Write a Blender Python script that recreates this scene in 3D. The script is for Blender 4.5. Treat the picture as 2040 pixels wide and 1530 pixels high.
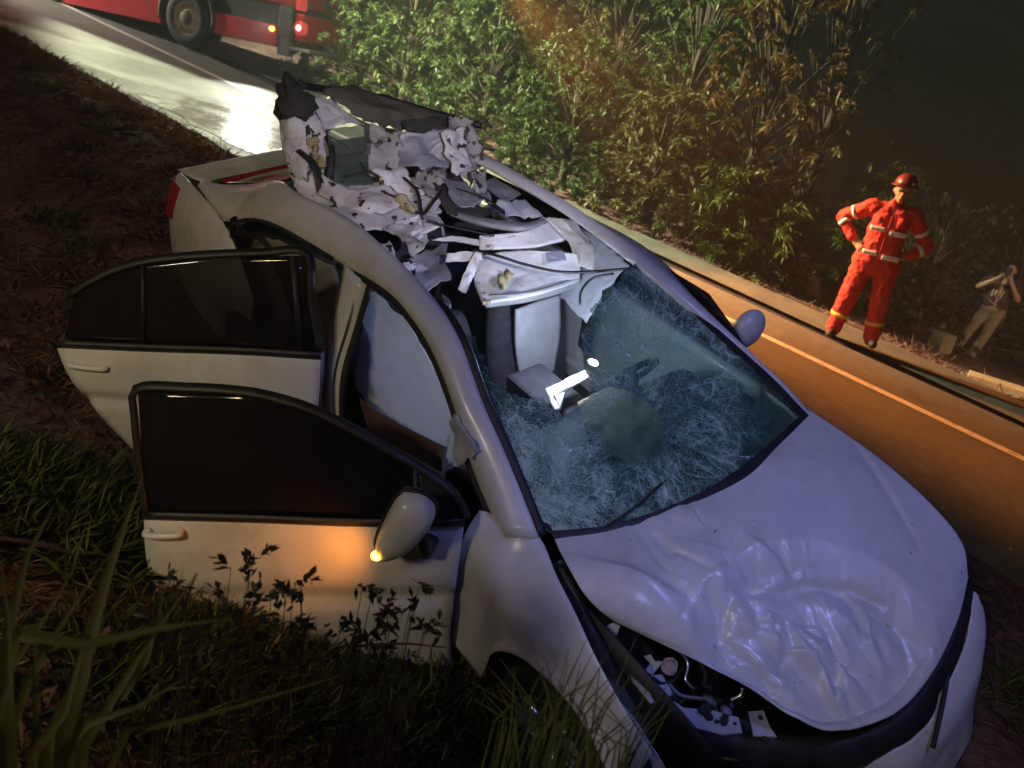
import bpy, bmesh, math, random
import numpy as np
from mathutils import Vector, Matrix, noise, Euler

random.seed(7); np.random.seed(7)
for o in list(bpy.data.objects): bpy.data.objects.remove(o)
SC = bpy.context.scene
C = SC.collection

# ------------------------------------------------------------------ camera
F = 1635.22                                     # focal length in photograph pixels (2040 wide)
M = np.array([[0.978148, 0.207912, 0.0], [0.074509, -0.350537, 0.93358], [0.194102, -0.913179, -0.358368]])
EYE = np.array([0.0, 0.0, 2.2])
cam_d = bpy.data.cameras.new('camera'); cam = bpy.data.objects.new('camera', cam_d); C.objects.link(cam)
cam_d.sensor_width = 36.0; cam_d.lens = F / 2040 * 36.0; cam_d.clip_start = 0.05; cam_d.clip_end = 600
mw = Matrix.Identity(4)
for i in range(3):
    mw[i][0] = M[i, 0]; mw[i][1] = -M[i, 1]; mw[i][2] = -M[i, 2]; mw[i][3] = EYE[i]
cam_d.dof.use_dof = True; cam_d.dof.focus_distance = 3.6; cam_d.dof.aperture_fstop = 3.2
cam.matrix_world = mw
SC.camera = cam

# ------------------------------------------------------------------ night sky, moon
world = bpy.data.worlds.new('World'); SC.world = world; world.use_nodes = True
wn = world.node_tree; bg = wn.nodes['Background']
sky = wn.nodes.new('ShaderNodeTexSky'); sky.sky_type = 'NISHITA'; sky.sun_disc = False
sky.sun_elevation = math.radians(6); sky.sun_rotation = math.radians(40)
wn.links.new(sky.outputs[0], bg.inputs[0]); bg.inputs[1].default_value = 0.00012
sun_d = bpy.data.lights.new('moon', 'SUN'); sun_d.energy = 0.012; sun_d.angle = math.radians(3); sun_d.color = (.75, .82, 1)
sun = bpy.data.objects.new('moon', sun_d); C.objects.link(sun); sun.rotation_euler = (math.radians(50), 0, math.radians(40))

# ------------------------------------------------------------------ lamps of the scene, and fill lights added outside the frame
def lamp(name, kind, loc, energy, col, target=None, size=None, blend=.5, radius=.1):
    d = bpy.data.lights.new(name, kind); d.energy = energy; d.color = col; d.shadow_soft_size = radius
    o = bpy.data.objects.new(name, d); C.objects.link(o); o.location = loc
    if kind == 'SPOT':
        d.spot_size = math.radians(size); d.spot_blend = blend
        o.rotation_euler = (Vector(target) - Vector(loc)).to_track_quat('-Z', 'Y').to_euler()
    return o
lamp('work_light', 'SPOT', (2.25, 1.0, 4.3), 160, (.27, .31, 1.0), (1.0, 3.55, 1.0), 54, .7, .18)         # stand light in front of the wreck
lamp('fender_fill', 'SPOT', (.55, -.10, 2.55), 42, (.34, .40, 1.0), (.72, 2.5, .85), 34, .9, .05)            # unseen cool fill added to brighten the fender
lamp('roof_fill', 'SPOT', (1.1, -.25, 2.75), 430, (.92, .84, 1.0), (-.75, 5.2, 1.75), 25, .8, .05)       # unseen lamp added to lift the torn roof
lamp('flood_light', 'SPOT', (-14.1, 23.4, 12.4), 19000, (.97, 1.0, .66), (-4.7, 14.7, 1.0), 28, .45, .3)     # mast light of another rescue vehicle
lamp('verge_fill', 'SPOT', (-8.2, 12.6, 6.8), 19000, (.98, 1.0, .60), (.6, 14.2, 2.2), 62, .7, .25)         # frontal fill added for the verge foliage
lamp('truck_fill', 'SPOT', (-15.0, 17.2, 4.4), 2600, (1.0, .96, .80), (-7.4, 16.5, 2.3), 50, .6, .2)    # fill added so the truck's side is not dark
lamp('tail_work_lamp', 'SPOT', (-5.42, 14.9, 1.97), 330, (1.0, 1.0, .84), (-3.9, 10.5, .8), 70, .6, .07)    # lamp at the tail of the truck
lamp('sodium_lamp', 'SPOT', (-1.1, 10.9, 3.0), 4800, (1.0, .30, .06), (4.3, 7.9, 0.0), 50, .8, .15)
lamp('far_fill', 'SPOT', (9.5, 3.2, 2.6), 1700, (1.0, .62, .34), (7.6, 14.0, -.2), 42, .8, .15)        # fill added for the bystander and the thickets
lamp('bank_lamp', 'SPOT', (-1.9, -.5, 2.6), 108, (1.0, .78, .36), (-2.3, 2.2, .4), 74, .9, .15)              # lamp on the bank beside the photographer
lamp('rear_fill', 'SPOT', (-7.0, -9.5, 7.5), 1050, (1.0, .84, .62), (0, 7, .5), 75, .5, .6)                # broad fill added behind the camera to lift dark areas

SC.view_settings.view_transform = 'Standard'; SC.view_settings.look = 'None'
SC.view_settings.gamma = 1; SC.view_settings.exposure = 0.22; SC.view_settings.use_curve_mapping = False
SC.render.engine = 'CYCLES'; SC.cycles.use_denoising = True; SC.cycles.max_bounces = 4; SC.cycles.diffuse_bounces = 2; SC.cycles.glossy_bounces = 2; SC.cycles.transmission_bounces = 2; SC.cycles.adaptive_threshold = .035
SC.cycles.transparent_max_bounces = 8; SC.cycles.sample_clamp_indirect = 4

# ------------------------------------------------------------------ frames of reference
RC = np.array([[0.603387, 0.793241, 0.08181], [0.517661, -0.311584, -0.796832], [-0.606589, 0.523148, -0.598636]])
CC = np.array([1.05893, -2.12804, 3.16285])     # eye seen from the car
def _rc(u, v): return RC.T @ np.array([(u - 1020) / F, (v - 765) / F, 1.0])
def cz(u, v, z): d = _rc(u, v); return CC + d * ((z - CC[2]) / d[2])
def cy(u, v, y): d = _rc(u, v); return CC + d * ((y - CC[1]) / d[1])
def cx(u, v, x): d = _rc(u, v); return CC + d * ((x - CC[0]) / d[0])
def cpl(u, v, p0, n): d = _rc(u, v); n = np.array(n, float); return CC + d * (((np.array(p0) - CC) @ n) / (d @ n))
def cpix(X): Y = (np.asarray(X) - CC) @ RC.T; return np.c_[1020 + F * Y[:, 0] / Y[:, 2], 765 + F * Y[:, 1] / Y[:, 2]]
CARM = Matrix.Identity(4); _A = M @ RC; _o = -_A @ CC + EYE
for i in range(3):
    for j in range(3): CARM[i][j] = _A[i, j]
    CARM[i][3] = _o[i]
TV = np.array([0.8162, -0.5777]); NV = np.array([0.5777, 0.8162])      # along / across the road
def plane(x, y): return .033 - .08 * x + .04 * y
def st(s, t): p = NV * s + TV * t; return p[0], p[1]
def wray(u, v): return M @ np.array([(u - 1020) / F, (v - 765) / F, 1.0])
def wroad(u, v, dz=0):
    d = wray(u, v); k = (.033 + dz - EYE[2]) / (d[2] + .08 * d[0] - .04 * d[1]); return EYE + d * k
def wdep(u, v, dep): return EYE + wray(u, v) * dep
def ground_z(x, y):
    s = NV[0] * x + NV[1] * y; t = TV[0] * x + TV[1] * y
    ks = [-6, -1, 0, 1.2, 1.9, 2.6, 3.1, 4.1, 5.2, 5.6, 9.6, 10.2, 11.5, 14, 30]
    vs = [1.5, .75, .5, -.05, -.36, -.40, -.30, -.03, -.012, -.012, -.06, .0, .2, .3, -4.0]
    g = float(np.interp(s, ks, vs))
    if s > 9.7:
        k = min(1, max(0, (t + 5.2) / 1.2)); g = g * (1 - k) + k * float(np.interp(s, [9.7, 10.0, 16, 18.5, 25, 60], [-.03, -.02, -.95, -1.2, -9, -22]))
    n = noise.noise(Vector((x * .9, y * .9, 3))) * .09 + noise.noise(Vector((x * 3, y * 3, 9))) * .035
    if 5.25 < s < 9.8: n *= .0
    elif s > 9.6: n *= 1.0
    else: n *= min(1, abs(s - 5.25) / .5)
    return plane(x, y) + g + n

# ------------------------------------------------------------------ helpers
def setp(o, label=None, category=None, group=None, kind=None):
    if label: o['label'] = label
    if category: o['category'] = category
    if group: o['group'] = group
    if kind: o['kind'] = kind
    return o
def empty(name, loc=(0, 0, 0), rot=(0, 0, 0), **k):
    o = bpy.data.objects.new(name, None); o.empty_display_size = .1; C.objects.link(o)
    o.location = loc; o.rotation_euler = rot; setp(o, **k); return o
def mesh(name, vs, fs, mat, parent=None, smooth=True, thick=0, bevel=0, sub=0, **k):
    me = bpy.data.meshes.new(name); me.from_pydata([tuple(map(float, v)) for v in vs], [], fs); me.validate()
    if smooth: me.polygons.foreach_set('use_smooth', [True] * len(me.polygons))
    me.update()
    o = bpy.data.objects.new(name, me); C.objects.link(o)
    if mat: me.materials.append(mat)
    if parent: o.parent = parent
    if thick:
        m = o.modifiers.new('thickness', 'SOLIDIFY'); m.thickness = thick; m.offset = 0
    if bevel:
        m = o.modifiers.new('bevel', 'BEVEL'); m.width = bevel; m.segments = 2; m.limit_method = 'ANGLE'
    if sub:
        m = o.modifiers.new('sub', 'SUBSURF'); m.levels = sub; m.render_levels = sub
    setp(o, **k); return o
def cr(P, n):
    P = np.asarray(P, float); m = len(P)
    if m == 1: return np.repeat(P, n, 0)
    E = np.concatenate([2 * P[:1] - P[1:2], P, 2 * P[-1:] - P[-2:-1]])
    t = np.linspace(0, m - 1, n); i = np.minimum(t.astype(int), m - 2); f = (t - i).reshape((-1,) + (1,) * (P.ndim - 1))
    a, b, c, d = E[i], E[i + 1], E[i + 2], E[i + 3]
    return .5 * (2 * b + (c - a) * f + (2 * a - 5 * b + 4 * c - d) * f ** 2 + (3 * b - a - 3 * c + d) * f ** 3)
def surf(ctrl, nu, nv):
    G = cr(np.asarray(ctrl, float), nu); return np.transpose(cr(np.transpose(G, (1, 0, 2)), nv), (1, 0, 2))
def arc(P, n):
    Q = cr(P, 240); L = np.r_[0, np.cumsum(np.linalg.norm(np.diff(Q, axis=0), axis=1))]
    return np.stack([np.interp(np.linspace(0, L[-1], n), L, Q[:, k]) for k in range(3)], 1)
def coons(c0, c1, d0, d1, nu, nv):
    c0, c1, d0, d1 = arc(c0, nv), arc(c1, nv), arc(d0, nu), arc(d1, nu)
    U = np.linspace(0, 1, nu)[:, None, None]; V = np.linspace(0, 1, nv)[None, :, None]
    return ((1 - U) * c0[None] + U * c1[None] + (1 - V) * d0[:, None] + V * d1[:, None]
            - ((1 - U) * (1 - V) * c0[0] + (1 - U) * V * c0[-1] + U * (1 - V) * c1[0] + U * V * c1[-1]))
def facets(P2, n, seed):
    """heights of a randomly creased sheet: flat facets between random points"""
    from mathutils.geometry import delaunay_2d_cdt
    rng = np.random.RandomState(seed); P2 = np.asarray(P2, float); lo, hi = P2.min(0), P2.max(0); e = (hi - lo) * .08 + 1e-6; lo = lo - e; hi = hi + e
    pts = np.r_[rng.rand(n, 2), [[0, 0], [1, 0], [0, 1], [1, 1]]] * (hi - lo) + lo
    r = delaunay_2d_cdt([Vector(p) for p in pts], [], [], 0, 1e-9); V = np.array([v[:] for v in r[0]]); H = rng.uniform(-1, 1, len(V)); out = np.zeros(len(P2))
    for f in r[2]:
        a, b, c = V[f[0]], V[f[1]], V[f[2]]; d = (b[0] - a[0]) * (c[1] - a[1]) - (b[1] - a[1]) * (c[0] - a[0])
        if abs(d) < 1e-14: continue
        q = P2 - a; u = (q[:, 0] * (c[1] - a[1]) - q[:, 1] * (c[0] - a[0])) / d; v = (q[:, 1] * (b[0] - a[0]) - q[:, 0] * (b[1] - a[1])) / d
        m = (u >= -1e-6) & (v >= -1e-6) & (u + v <= 1 + 1e-6); out[m] = (H[f[0]] * (1 - u - v) + H[f[1]] * u + H[f[2]] * v)[m]
    return out
def normals(G):
    n = np.cross(np.gradient(G, axis=0), np.gradient(G, axis=1)); return n / (np.linalg.norm(n, axis=2, keepdims=True) + 1e-9)
def gmesh(name, G, mat, parent=None, keep=None, **k):
    nu, nv = G.shape[:2]; fs = []
    for i in range(nu - 1):
        for j in range(nv - 1):
            if keep is None or keep[i, j]: fs.append((i * nv + j, i * nv + j + 1, (i + 1) * nv + j + 1, (i + 1) * nv + j))
    vs = G.reshape(-1, 3)
    if keep is not None:
        used = sorted({v for f in fs for v in f}); mp = {v: i for i, v in enumerate(used)}
        vs = vs[used]; fs = [tuple(mp[v] for v in f) for f in fs]
    return mesh(name, vs, fs, mat, parent, **k)
def crumple(G, amp, freq, seed=0, mask=None, sharp=True):
    N = normals(G); out = G.copy(); nu, nv = G.shape[:2]
    for i in range(nu):
        for j in range(nv):
            m = 1 if mask is None else mask[i, j]
            if m < .01: continue
            p = Vector(G[i, j]) * freq + Vector((seed * 7.3, seed * 3.1, seed))
            if sharp:
                d = noise.voronoi(p)[0]; h = (d[1] - d[0]) * .8 - .3 + noise.noise(p * .6) * .9
                d = noise.voronoi(p * 2.3)[0]; h += (d[1] - d[0]) * .25
            else: h = noise.noise(p) + .5 * noise.noise(p * 2.1)
            out[i, j] = G[i, j] + N[i, j] * h * amp * m
    return out
def box(name, lo, hi, mat, parent=None, bevel=0, **k):
    (a, b, c), (d, e, f) = lo, hi
    vs = [(a, b, c), (d, b, c), (d, e, c), (a, e, c), (a, b, f), (d, b, f), (d, e, f), (a, e, f)]
    fs = [(0, 3, 2, 1), (4, 5, 6, 7), (0, 1, 5, 4), (1, 2, 6, 5), (2, 3, 7, 6), (3, 0, 4, 7)]
    return mesh(name, vs, fs, mat, parent, smooth=False, bevel=bevel, **k)
def frame_at(d):
    d = np.array(d, float); d /= np.linalg.norm(d) + 1e-9
    a = np.array([0, 0, 1.]) if abs(d[2]) < .9 else np.array([1., 0, 0])
    x = np.cross(d, a); x /= np.linalg.norm(x); return x, np.cross(d, x), d
def tube_g(pts, rad, n=8, seg=None, cap=True, flat=1.0):
    P = np.asarray(pts, float)
    rad = np.asarray(rad, float) if np.ndim(rad) else np.full(len(P), float(rad))
    if seg:
        rad = np.interp(np.linspace(0, 1, seg), np.linspace(0, 1, len(P)), rad); P = arc(P, seg)
    T = np.gradient(P, axis=0); vs, fs = [], []
    x, y, _ = frame_at(T[0])
    for i in range(len(P)):
        d = T[i] / (np.linalg.norm(T[i]) + 1e-9); x = x - d * (x @ d); x /= np.linalg.norm(x) + 1e-9; y = np.cross(d, x)
        for k in range(n):
            a = 2 * math.pi * k / n; vs.append(P[i] + (x * math.cos(a) + y * math.sin(a) * flat) * rad[i])
    for i in range(len(P) - 1):
        for k in range(n): fs.append((i * n + k, i * n + (k + 1) % n, (i + 1) * n + (k + 1) % n, (i + 1) * n + k))
    if cap: fs += [tuple(range(n))[::-1], tuple((len(P) - 1) * n + k for k in range(n))]
    return vs, fs
def tube(name, pts, rad, mat, parent=None, n=8, seg=None, flat=1.0, **k):
    vs, fs = tube_g(pts, rad, n, seg, True, flat); return mesh(name, vs, fs, mat, parent, **k)
def join(parts):
    V, Fc = [], []
    for vs, fs in parts:
        o = len(V); V += list(vs); Fc += [tuple(i + o for i in f) for f in fs]
    return V, Fc
def ell_g(c, r, n=14, m=10, rot=None):
    vs, fs = [], []; c = np.array(c, float); R = np.array(Euler(rot).to_matrix()) if rot else np.eye(3)
    for i in range(m + 1):
        a = math.pi * i / m
        for k in range(n):
            b = 2 * math.pi * k / n
            vs.append(c + R @ np.array([r[0] * math.sin(a) * math.cos(b), r[1] * math.sin(a) * math.sin(b), r[2] * math.cos(a)]))
    for i in range(m):
        for k in range(n): fs.append((i * n + k, (i + 1) * n + k, (i + 1) * n + (k + 1) % n, i * n + (k + 1) % n))
    return vs, fs
def lathe_g(prof, axis='y', c=(0, 0, 0), n=32):
    vs, fs = [], []; c = np.array(c, float)
    for r, h in prof:
        for k in range(n):
            a = 2 * math.pi * k / n; p = (r * math.cos(a), h, r * math.sin(a)) if axis == 'y' else (r * math.cos(a), r * math.sin(a), h)
            vs.append(c + p)
    for i in range(len(prof) - 1):
        for k in range(n): fs.append((i * n + k, i * n + (k + 1) % n, (i + 1) * n + (k + 1) % n, (i + 1) * n + k))
    return vs, fs
def poly(name, pts, mat, parent=None, thick=.004, n=18, amp=0, freq=6, seed=0, jag=0, **k):
    """sheet filling an outline of 3-D points, gently dented"""
    Q = np.asarray(pts, float); c = Q.mean(0); rings = 12 if amp else 7; ne = 9 if jag else 5; m = len(Q) * ne
    R = np.concatenate([np.stack([Q[i] + (Q[(i + 1) % len(Q)] - Q[i]) * f for f in np.linspace(0, 1, ne, endpoint=False)]) for i in range(len(Q))])
    if jag:
        R = np.array([p + (c - p) / np.linalg.norm(c - p) * jag * (noise.noise(Vector(p) * 23 + Vector((seed, 0, 0))) * 1.3 + noise.noise(Vector(p) * 61) * .7 - .1) for p in R])
    vs = [c]; fs = []
    for r in range(1, rings + 1):
        for p in R: vs.append(c + (p - c) * r / rings)
    for j in range(m): fs.append((0, 1 + j, 1 + (j + 1) % m))
    for r in range(rings - 1):
        for j in range(m):
            a = 1 + r * m; b = a + m; fs.append((a + j, b + j, b + (j + 1) % m, a + (j + 1) % m))
    if amp:
        nn = np.cross(Q[1] - c, Q[2] - c); nn = nn / (np.linalg.norm(nn) + 1e-9); e1, e2, _ = frame_at(nn); VV = np.array(vs); P2 = np.stack([VV @ e1, VV @ e2], 1)
        h = facets(P2, 10, seed + 50) + .45 * facets(P2, 40, seed + 90); VV = VV + nn[None] * (h * amp)[:, None]; vs = list(VV)
    return mesh(name, vs, fs, mat, parent, thick=thick, **k)

# ------------------------------------------------------------------ materials
def mat(name, col=(.5, .5, .5), rough=.5, metal=0, **k):
    m = bpy.data.materials.new(name); m.use_nodes = True; b = m.node_tree.nodes['Principled BSDF']
    b.inputs['Base Color'].default_value = (*col, 1); b.inputs['Roughness'].default_value = rough; b.inputs['Metallic'].default_value = metal
    for kk, v in k.items(): b.inputs[kk.replace('_', ' ')].default_value = v
    return m
def N(m, t, **k):
    n = m.node_tree.nodes.new(t)
    for a, v in k.items(): setattr(n, a, v)
    return n
def L(m, a, b): m.node_tree.links.new(a, b)
def ramp(m, fac, stops):
    r = N(m, 'ShaderNodeValToRGB'); e = r.color_ramp.elements
    while len(e) < len(stops): e.new(.5)
    for i, (p, c) in enumerate(stops): e[i].position = p; e[i].color = (*c, 1)
    L(m, fac, r.inputs[0]); return r.outputs[0]
def noisy(name, stops, scale=5, detail=8, rough=.8, bump=.3, bscale=40, metal=0, dist=.01, coord='Object', rstops=None, **k):
    m = mat(name, stops[0][1], rough, metal, **k); b = m.node_tree.nodes['Principled BSDF']
    tc = N(m, 'ShaderNodeTexCoord'); n = N(m, 'ShaderNodeTexNoise'); n.inputs['Scale'].default_value = scale; n.inputs['Detail'].default_value = detail
    n.inputs['Roughness'].default_value = .65
    L(m, tc.outputs[coord], n.inputs[0]); L(m, ramp(m, n.outputs[0], stops), b.inputs['Base Color'])
    if rstops: L(m, ramp(m, n.outputs[0], rstops), b.inputs['Roughness'])
    if bump:
        n2 = N(m, 'ShaderNodeTexNoise'); n2.inputs['Scale'].default_value = bscale; n2.inputs['Detail'].default_value = 6
        L(m, tc.outputs[coord], n2.inputs[0]); bp = N(m, 'ShaderNodeBump'); bp.inputs['Strength'].default_value = bump; bp.inputs['Distance'].default_value = dist
        L(m, n2.outputs[0], bp.inputs['Height']); L(m, bp.outputs[0], b.inputs['Normal'])
    return m
def emis(name, col, s):
    m = mat(name, col, .4); b = m.node_tree.nodes['Principled BSDF']; b.inputs['Emission Color'].default_value = (*col, 1); b.inputs['Emission Strength'].default_value = s; return m

def dirty(name, chips=0.0):
    m = noisy(name, [(.25, (.60, .595, .59)), (.6, (.74, .74, .75))], 3.5, 6, .40, .06, 60, Coat_Weight=.4, Coat_Roughness=.2); b = m.node_tree.nodes['Principled BSDF']
    src = b.inputs['Base Color'].links[0].from_socket; tc = N(m, 'ShaderNodeTexCoord')
    def layer(src, scale, detail, lo, hi, col, dist=0, stretch=None):
        n = N(m, 'ShaderNodeTexNoise'); n.inputs['Scale'].default_value = scale; n.inputs['Detail'].default_value = detail; n.inputs['Roughness'].default_value = .7; n.inputs['Distortion'].default_value = dist
        v = tc.outputs['Object']
        if stretch: mp = N(m, 'ShaderNodeMapping'); mp.inputs['Scale'].default_value = stretch; mp.inputs['Rotation'].default_value = (.3, .2, .6); L(m, v, mp.inputs[0]); v = mp.outputs[0]
        L(m, v, n.inputs[0]); f = ramp(m, n.outputs[0], [(lo, (0, 0, 0)), (hi, (1, 1, 1))]); x = N(m, 'ShaderNodeMixRGB'); L(m, f, x.inputs[0]); L(m, src, x.inputs[1]); x.inputs[2].default_value = (*col, 1); return x.outputs[0]
    src = layer(src, 2.2, 10, .52, .85, (.40, .34, .27)); src = layer(src, 14, 8, .64, .76, (.30, .25, .20)); src = layer(src, 6, 6, .66, .70, (.38, .36, .35), 0, (1, 14, 6))
    if chips: src = layer(src, 20, 4, chips, chips + .02, (.07, .06, .07), .6)
    L(m, src, b.inputs['Base Color']); return m
paint = dirty('white_paint'); hoodp = dirty('scuffed_white_paint', .685)
black = noisy('black_plastic', [(.3, (.008, .008, .009)), (.7, (.028, .026, .027))], 12, 5, .5, .2, 90)
rubber = noisy('rubber', [(.3, (.012, .012, .013)), (.7, (.03, .028, .028))], 8, 5, .75, .2, 60)
felt = noisy('dark_felt', [(.3, (.018, .018, .017)), (.7, (.06, .056, .048))], 9, 8, .9, .6, 70)
olive = noisy('olive_felt', [(.3, (.05, .047, .036)), (.7, (.13, .12, .09))], 6, 8, .85, .5, 60)
seatdark = noisy('seat_fabric', [(.3, (.022, .020, .026)), (.7, (.05, .045, .055))], 20, 5, .85, .35, 200)
seatlight = noisy('seat_insert', [(.3, (.34, .34, .36)), (.7, (.48, .48, .50))], 9, 6, .8, .25, 160)
greymetal = noisy('grey_steel', [(.3, (.20, .20, .22)), (.7, (.38, .38, .42))], 7, 8, .5, .4, 30, metal=.3)
cloth = noisy('airbag_cloth', [(.3, (.62, .64, .72)), (.7, (.80, .81, .85))], 5, 6, .8, .5, 14, dist=.03)
def translucent(m, f):
    b = m.node_tree.nodes['Principled BSDF']; t = N(m, 'ShaderNodeBsdfTranslucent'); t.inputs[0].default_value = (.7, .74, .85, 1); x = N(m, 'ShaderNodeMixShader'); x.inputs[0].default_value = f
    L(m, b.outputs[0], x.inputs[1]); L(m, t.outputs[0], x.inputs[2]); L(m, x.outputs[0], m.node_tree.nodes['Material Output'].inputs[0])
translucent(cloth, .5)
chrome = mat('bright_metal', (.7, .7, .72), .25, 1)
def spotted(name, base, base2, dark, th, scale=16):
    m = noisy(name, [(.3, base), (.7, base2)], 6, 8, .55, .5, 35); b = m.node_tree.nodes['Principled BSDF']
    src = b.inputs['Base Color'].links[0].from_socket
    tc = N(m, 'ShaderNodeTexCoord'); n = N(m, 'ShaderNodeTexNoise'); n.inputs['Scale'].default_value = scale; n.inputs['Detail'].default_value = 4; n.inputs['Distortion'].default_value = .4
    L(m, tc.outputs['Object'], n.inputs[0])
    f = ramp(m, n.outputs[0], [(th, (0, 0, 0)), (th + .03, (1, 1, 1))])
    mx = N(m, 'ShaderNodeMixRGB'); L(m, f, mx.inputs[0]); L(m, src, mx.inputs[1]); mx.inputs[2].default_value = (*dark, 1); L(m, mx.outputs[0], b.inputs['Base Color'])
    return m
torn = spotted('torn_roof_paint', (.50, .47, .47), (.72, .70, .71), (.03, .022, .018), .60, 15)
tornw = spotted('torn_headliner', (.60, .60, .58), (.78, .78, .76), (.30, .24, .12), .66, 9)
torng = spotted('torn_grey', (.22, .21, .20), (.42, .40, .38), (.03, .025, .02), .57, 18)
glass_dark = mat('tinted_glass', (.010, .009, .012), .06, 0, Specular_IOR_Level=.5, Alpha=.93)
def cracked():
    m = bpy.data.materials.new('cracked_windshield'); m.use_nodes = True; nt = m.node_tree; nt.nodes.clear()
    out = N(m, 'ShaderNodeOutputMaterial'); tc = N(m, 'ShaderNodeTexCoord'); at = N(m, 'ShaderNodeAttribute', attribute_name='crack')
    wn_ = N(m, 'ShaderNodeTexNoise'); wn_.inputs['Scale'].default_value = 7; wn_.inputs['Detail'].default_value = 4
    L(m, tc.outputs['Object'], wn_.inputs[0])
    mixv = N(m, 'ShaderNodeMixRGB'); mixv.inputs[0].default_value = .12; L(m, tc.outputs['Object'], mixv.inputs[1]); L(m, wn_.outputs[1], mixv.inputs[2])
    def vor(sc, w):
        v = N(m, 'ShaderNodeTexVoronoi', feature='DISTANCE_TO_EDGE'); v.inputs['Scale'].default_value = sc; L(m, mixv.outputs[0], v.inputs[0])
        return ramp(m, v.outputs[0], [(0, (1, 1, 1)), (w, (0, 0, 0))])
    fine = vor(95, .11); mid = vor(26, .03)
    wb_ = N(m, 'ShaderNodeAttribute', attribute_name='web'); wm = N(m, 'ShaderNodeMixRGB'); wm.inputs[0].default_value = .05; L(m, wb_.outputs['Vector'], wm.inputs[1]); L(m, wn_.outputs[1], wm.inputs[2])
    vw = N(m, 'ShaderNodeTexVoronoi', feature='DISTANCE_TO_EDGE'); vw.inputs['Scale'].default_value = 9; L(m, wm.outputs[0], vw.inputs[0]); big = ramp(m, vw.outputs[0], [(0, (1, 1, 1)), (.035, (.12, .12, .12)), (.06, (0, 0, 0))])
    def mx(a, b, t='LIGHTEN'):
        x = N(m, 'ShaderNodeMixRGB', blend_type=t); x.inputs[0].default_value = 1; L(m, a, x.inputs[1]); L(m, b, x.inputs[2]); return x.outputs[0]
    lines = mx(mx(fine, mid), big)
    n2 = N(m, 'ShaderNodeTexNoise'); n2.inputs['Scale'].default_value = 5.5; n2.inputs['Detail'].default_value = 12; n2.inputs['Roughness'].default_value = .78; n2.inputs['Distortion'].default_value = .8
    L(m, tc.outputs['Object'], n2.inputs[0]); milky = ramp(m, n2.outputs[0], [(.35, (.02, .02, .02)), (.5, (.26, .26, .26)), (.68, (.80, .80, .80))])
    tot = N(m, 'ShaderNodeMath', operation='MULTIPLY'); 
    add = N(m, 'ShaderNodeMath', operation='MULTIPLY_ADD'); L(m, lines, add.inputs[0]); add.inputs[1].default_value = .44; L(m, milky, add.inputs[2])
    L(m, add.outputs[0], tot.inputs[0]); L(m, at.outputs['Fac'], tot.inputs[1]); 
    cl = N(m, 'ShaderNodeClamp'); L(m, tot.outputs[0], cl.inputs[0])
    col = ramp(m, cl.outputs[0], [(.0, (.02, .05, .05)), (.4, (.12, .27, .22)), (1, (.58, .80, .66))])
    pb = N(m, 'ShaderNodeBsdfPrincipled'); L(m, col, pb.inputs['Base Color']); pb.inputs['Roughness'].default_value = .22
    bp = N(m, 'ShaderNodeBump'); bp.inputs['Strength'].default_value = .7; bp.inputs['Distance'].default_value = .004; L(m, lines, bp.inputs['Height']); L(m, bp.outputs[0], pb.inputs['Normal'])
    tr = N(m, 'ShaderNodeBsdfTransparent'); tr.inputs[0].default_value = (.60, .82, .74, 1)
    f = N(m, 'ShaderNodeMapRange'); f.inputs['To Min'].default_value = .38; f.inputs['To Max'].default_value = .95; L(m, cl.outputs[0], f.inputs[0])
    ms = N(m, 'ShaderNodeMixShader'); L(m, f.outputs[0], ms.inputs[0]); L(m, tr.outputs[0], ms.inputs[1]); L(m, pb.outputs[0], ms.inputs[2]); L(m, ms.outputs[0], out.inputs[0])
    return m
crackm = cracked()

soil = noisy('soil', [(.28, (.06, .026, .026)), (.5, (.15, .074, .068)), (.74, (.27, .16, .125))], 3.0, 12, .95, 1.0, 22, dist=.05)
def asphalt_m():
    m = noisy('asphalt', [(.3, (.13, .127, .118)), (.48, (.19, .187, .172)), (.53, (.155, .152, .14)), (.7, (.24, .235, .215))], 2.2, 15, .7, .8, 190, dist=.008)
    b = m.node_tree.nodes['Principled BSDF']; tc = N(m, 'ShaderNodeTexCoord'); mp = N(m, 'ShaderNodeMapping'); mp.inputs['Rotation'].default_value = (0, 0, .6155); mp.inputs['Scale'].default_value = (.5, 1.2, 1)
    L(m, tc.outputs['Object'], mp.inputs[0]); n = N(m, 'ShaderNodeTexNoise'); n.inputs['Scale'].default_value = 1.6; n.inputs['Detail'].default_value = 6
    L(m, mp.outputs[0], n.inputs[0]); L(m, ramp(m, n.outputs[0], [(.35, (.50, .50, .50)), (.65, (.72, .72, .72))]), b.inputs['Roughness']); return m
asphalt = asphalt_m()
concrete = noisy('concrete', [(.3, (.085, .080, .066)), (.7, (.16, .15, .125))], 2.5, 10, .85, .4, 60)
gutterm = noisy('gutter_shade', [(.3, (.018, .017, .015)), (.7, (.045, .042, .038))], 3, 9, .8, .4, 50)  # near-black base puts the shade in the channel into its colour
linem = noisy('road_paint', [(.30, (.40, .38, .34)), (.5, (.80, .79, .74))], 9, 10, .6, .2, 80)
wet = noisy('wet_asphalt_glare', [(.38, (.16, .16, .15)), (.55, (.40, .40, .38))], 3, 12, .10, .5, 22, dist=.012, rstops=[(.40, (.45, .45, .45)), (.55, (.22, .22, .22))])  # pale patches put lamp glare on the wet road into the base colour

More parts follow.
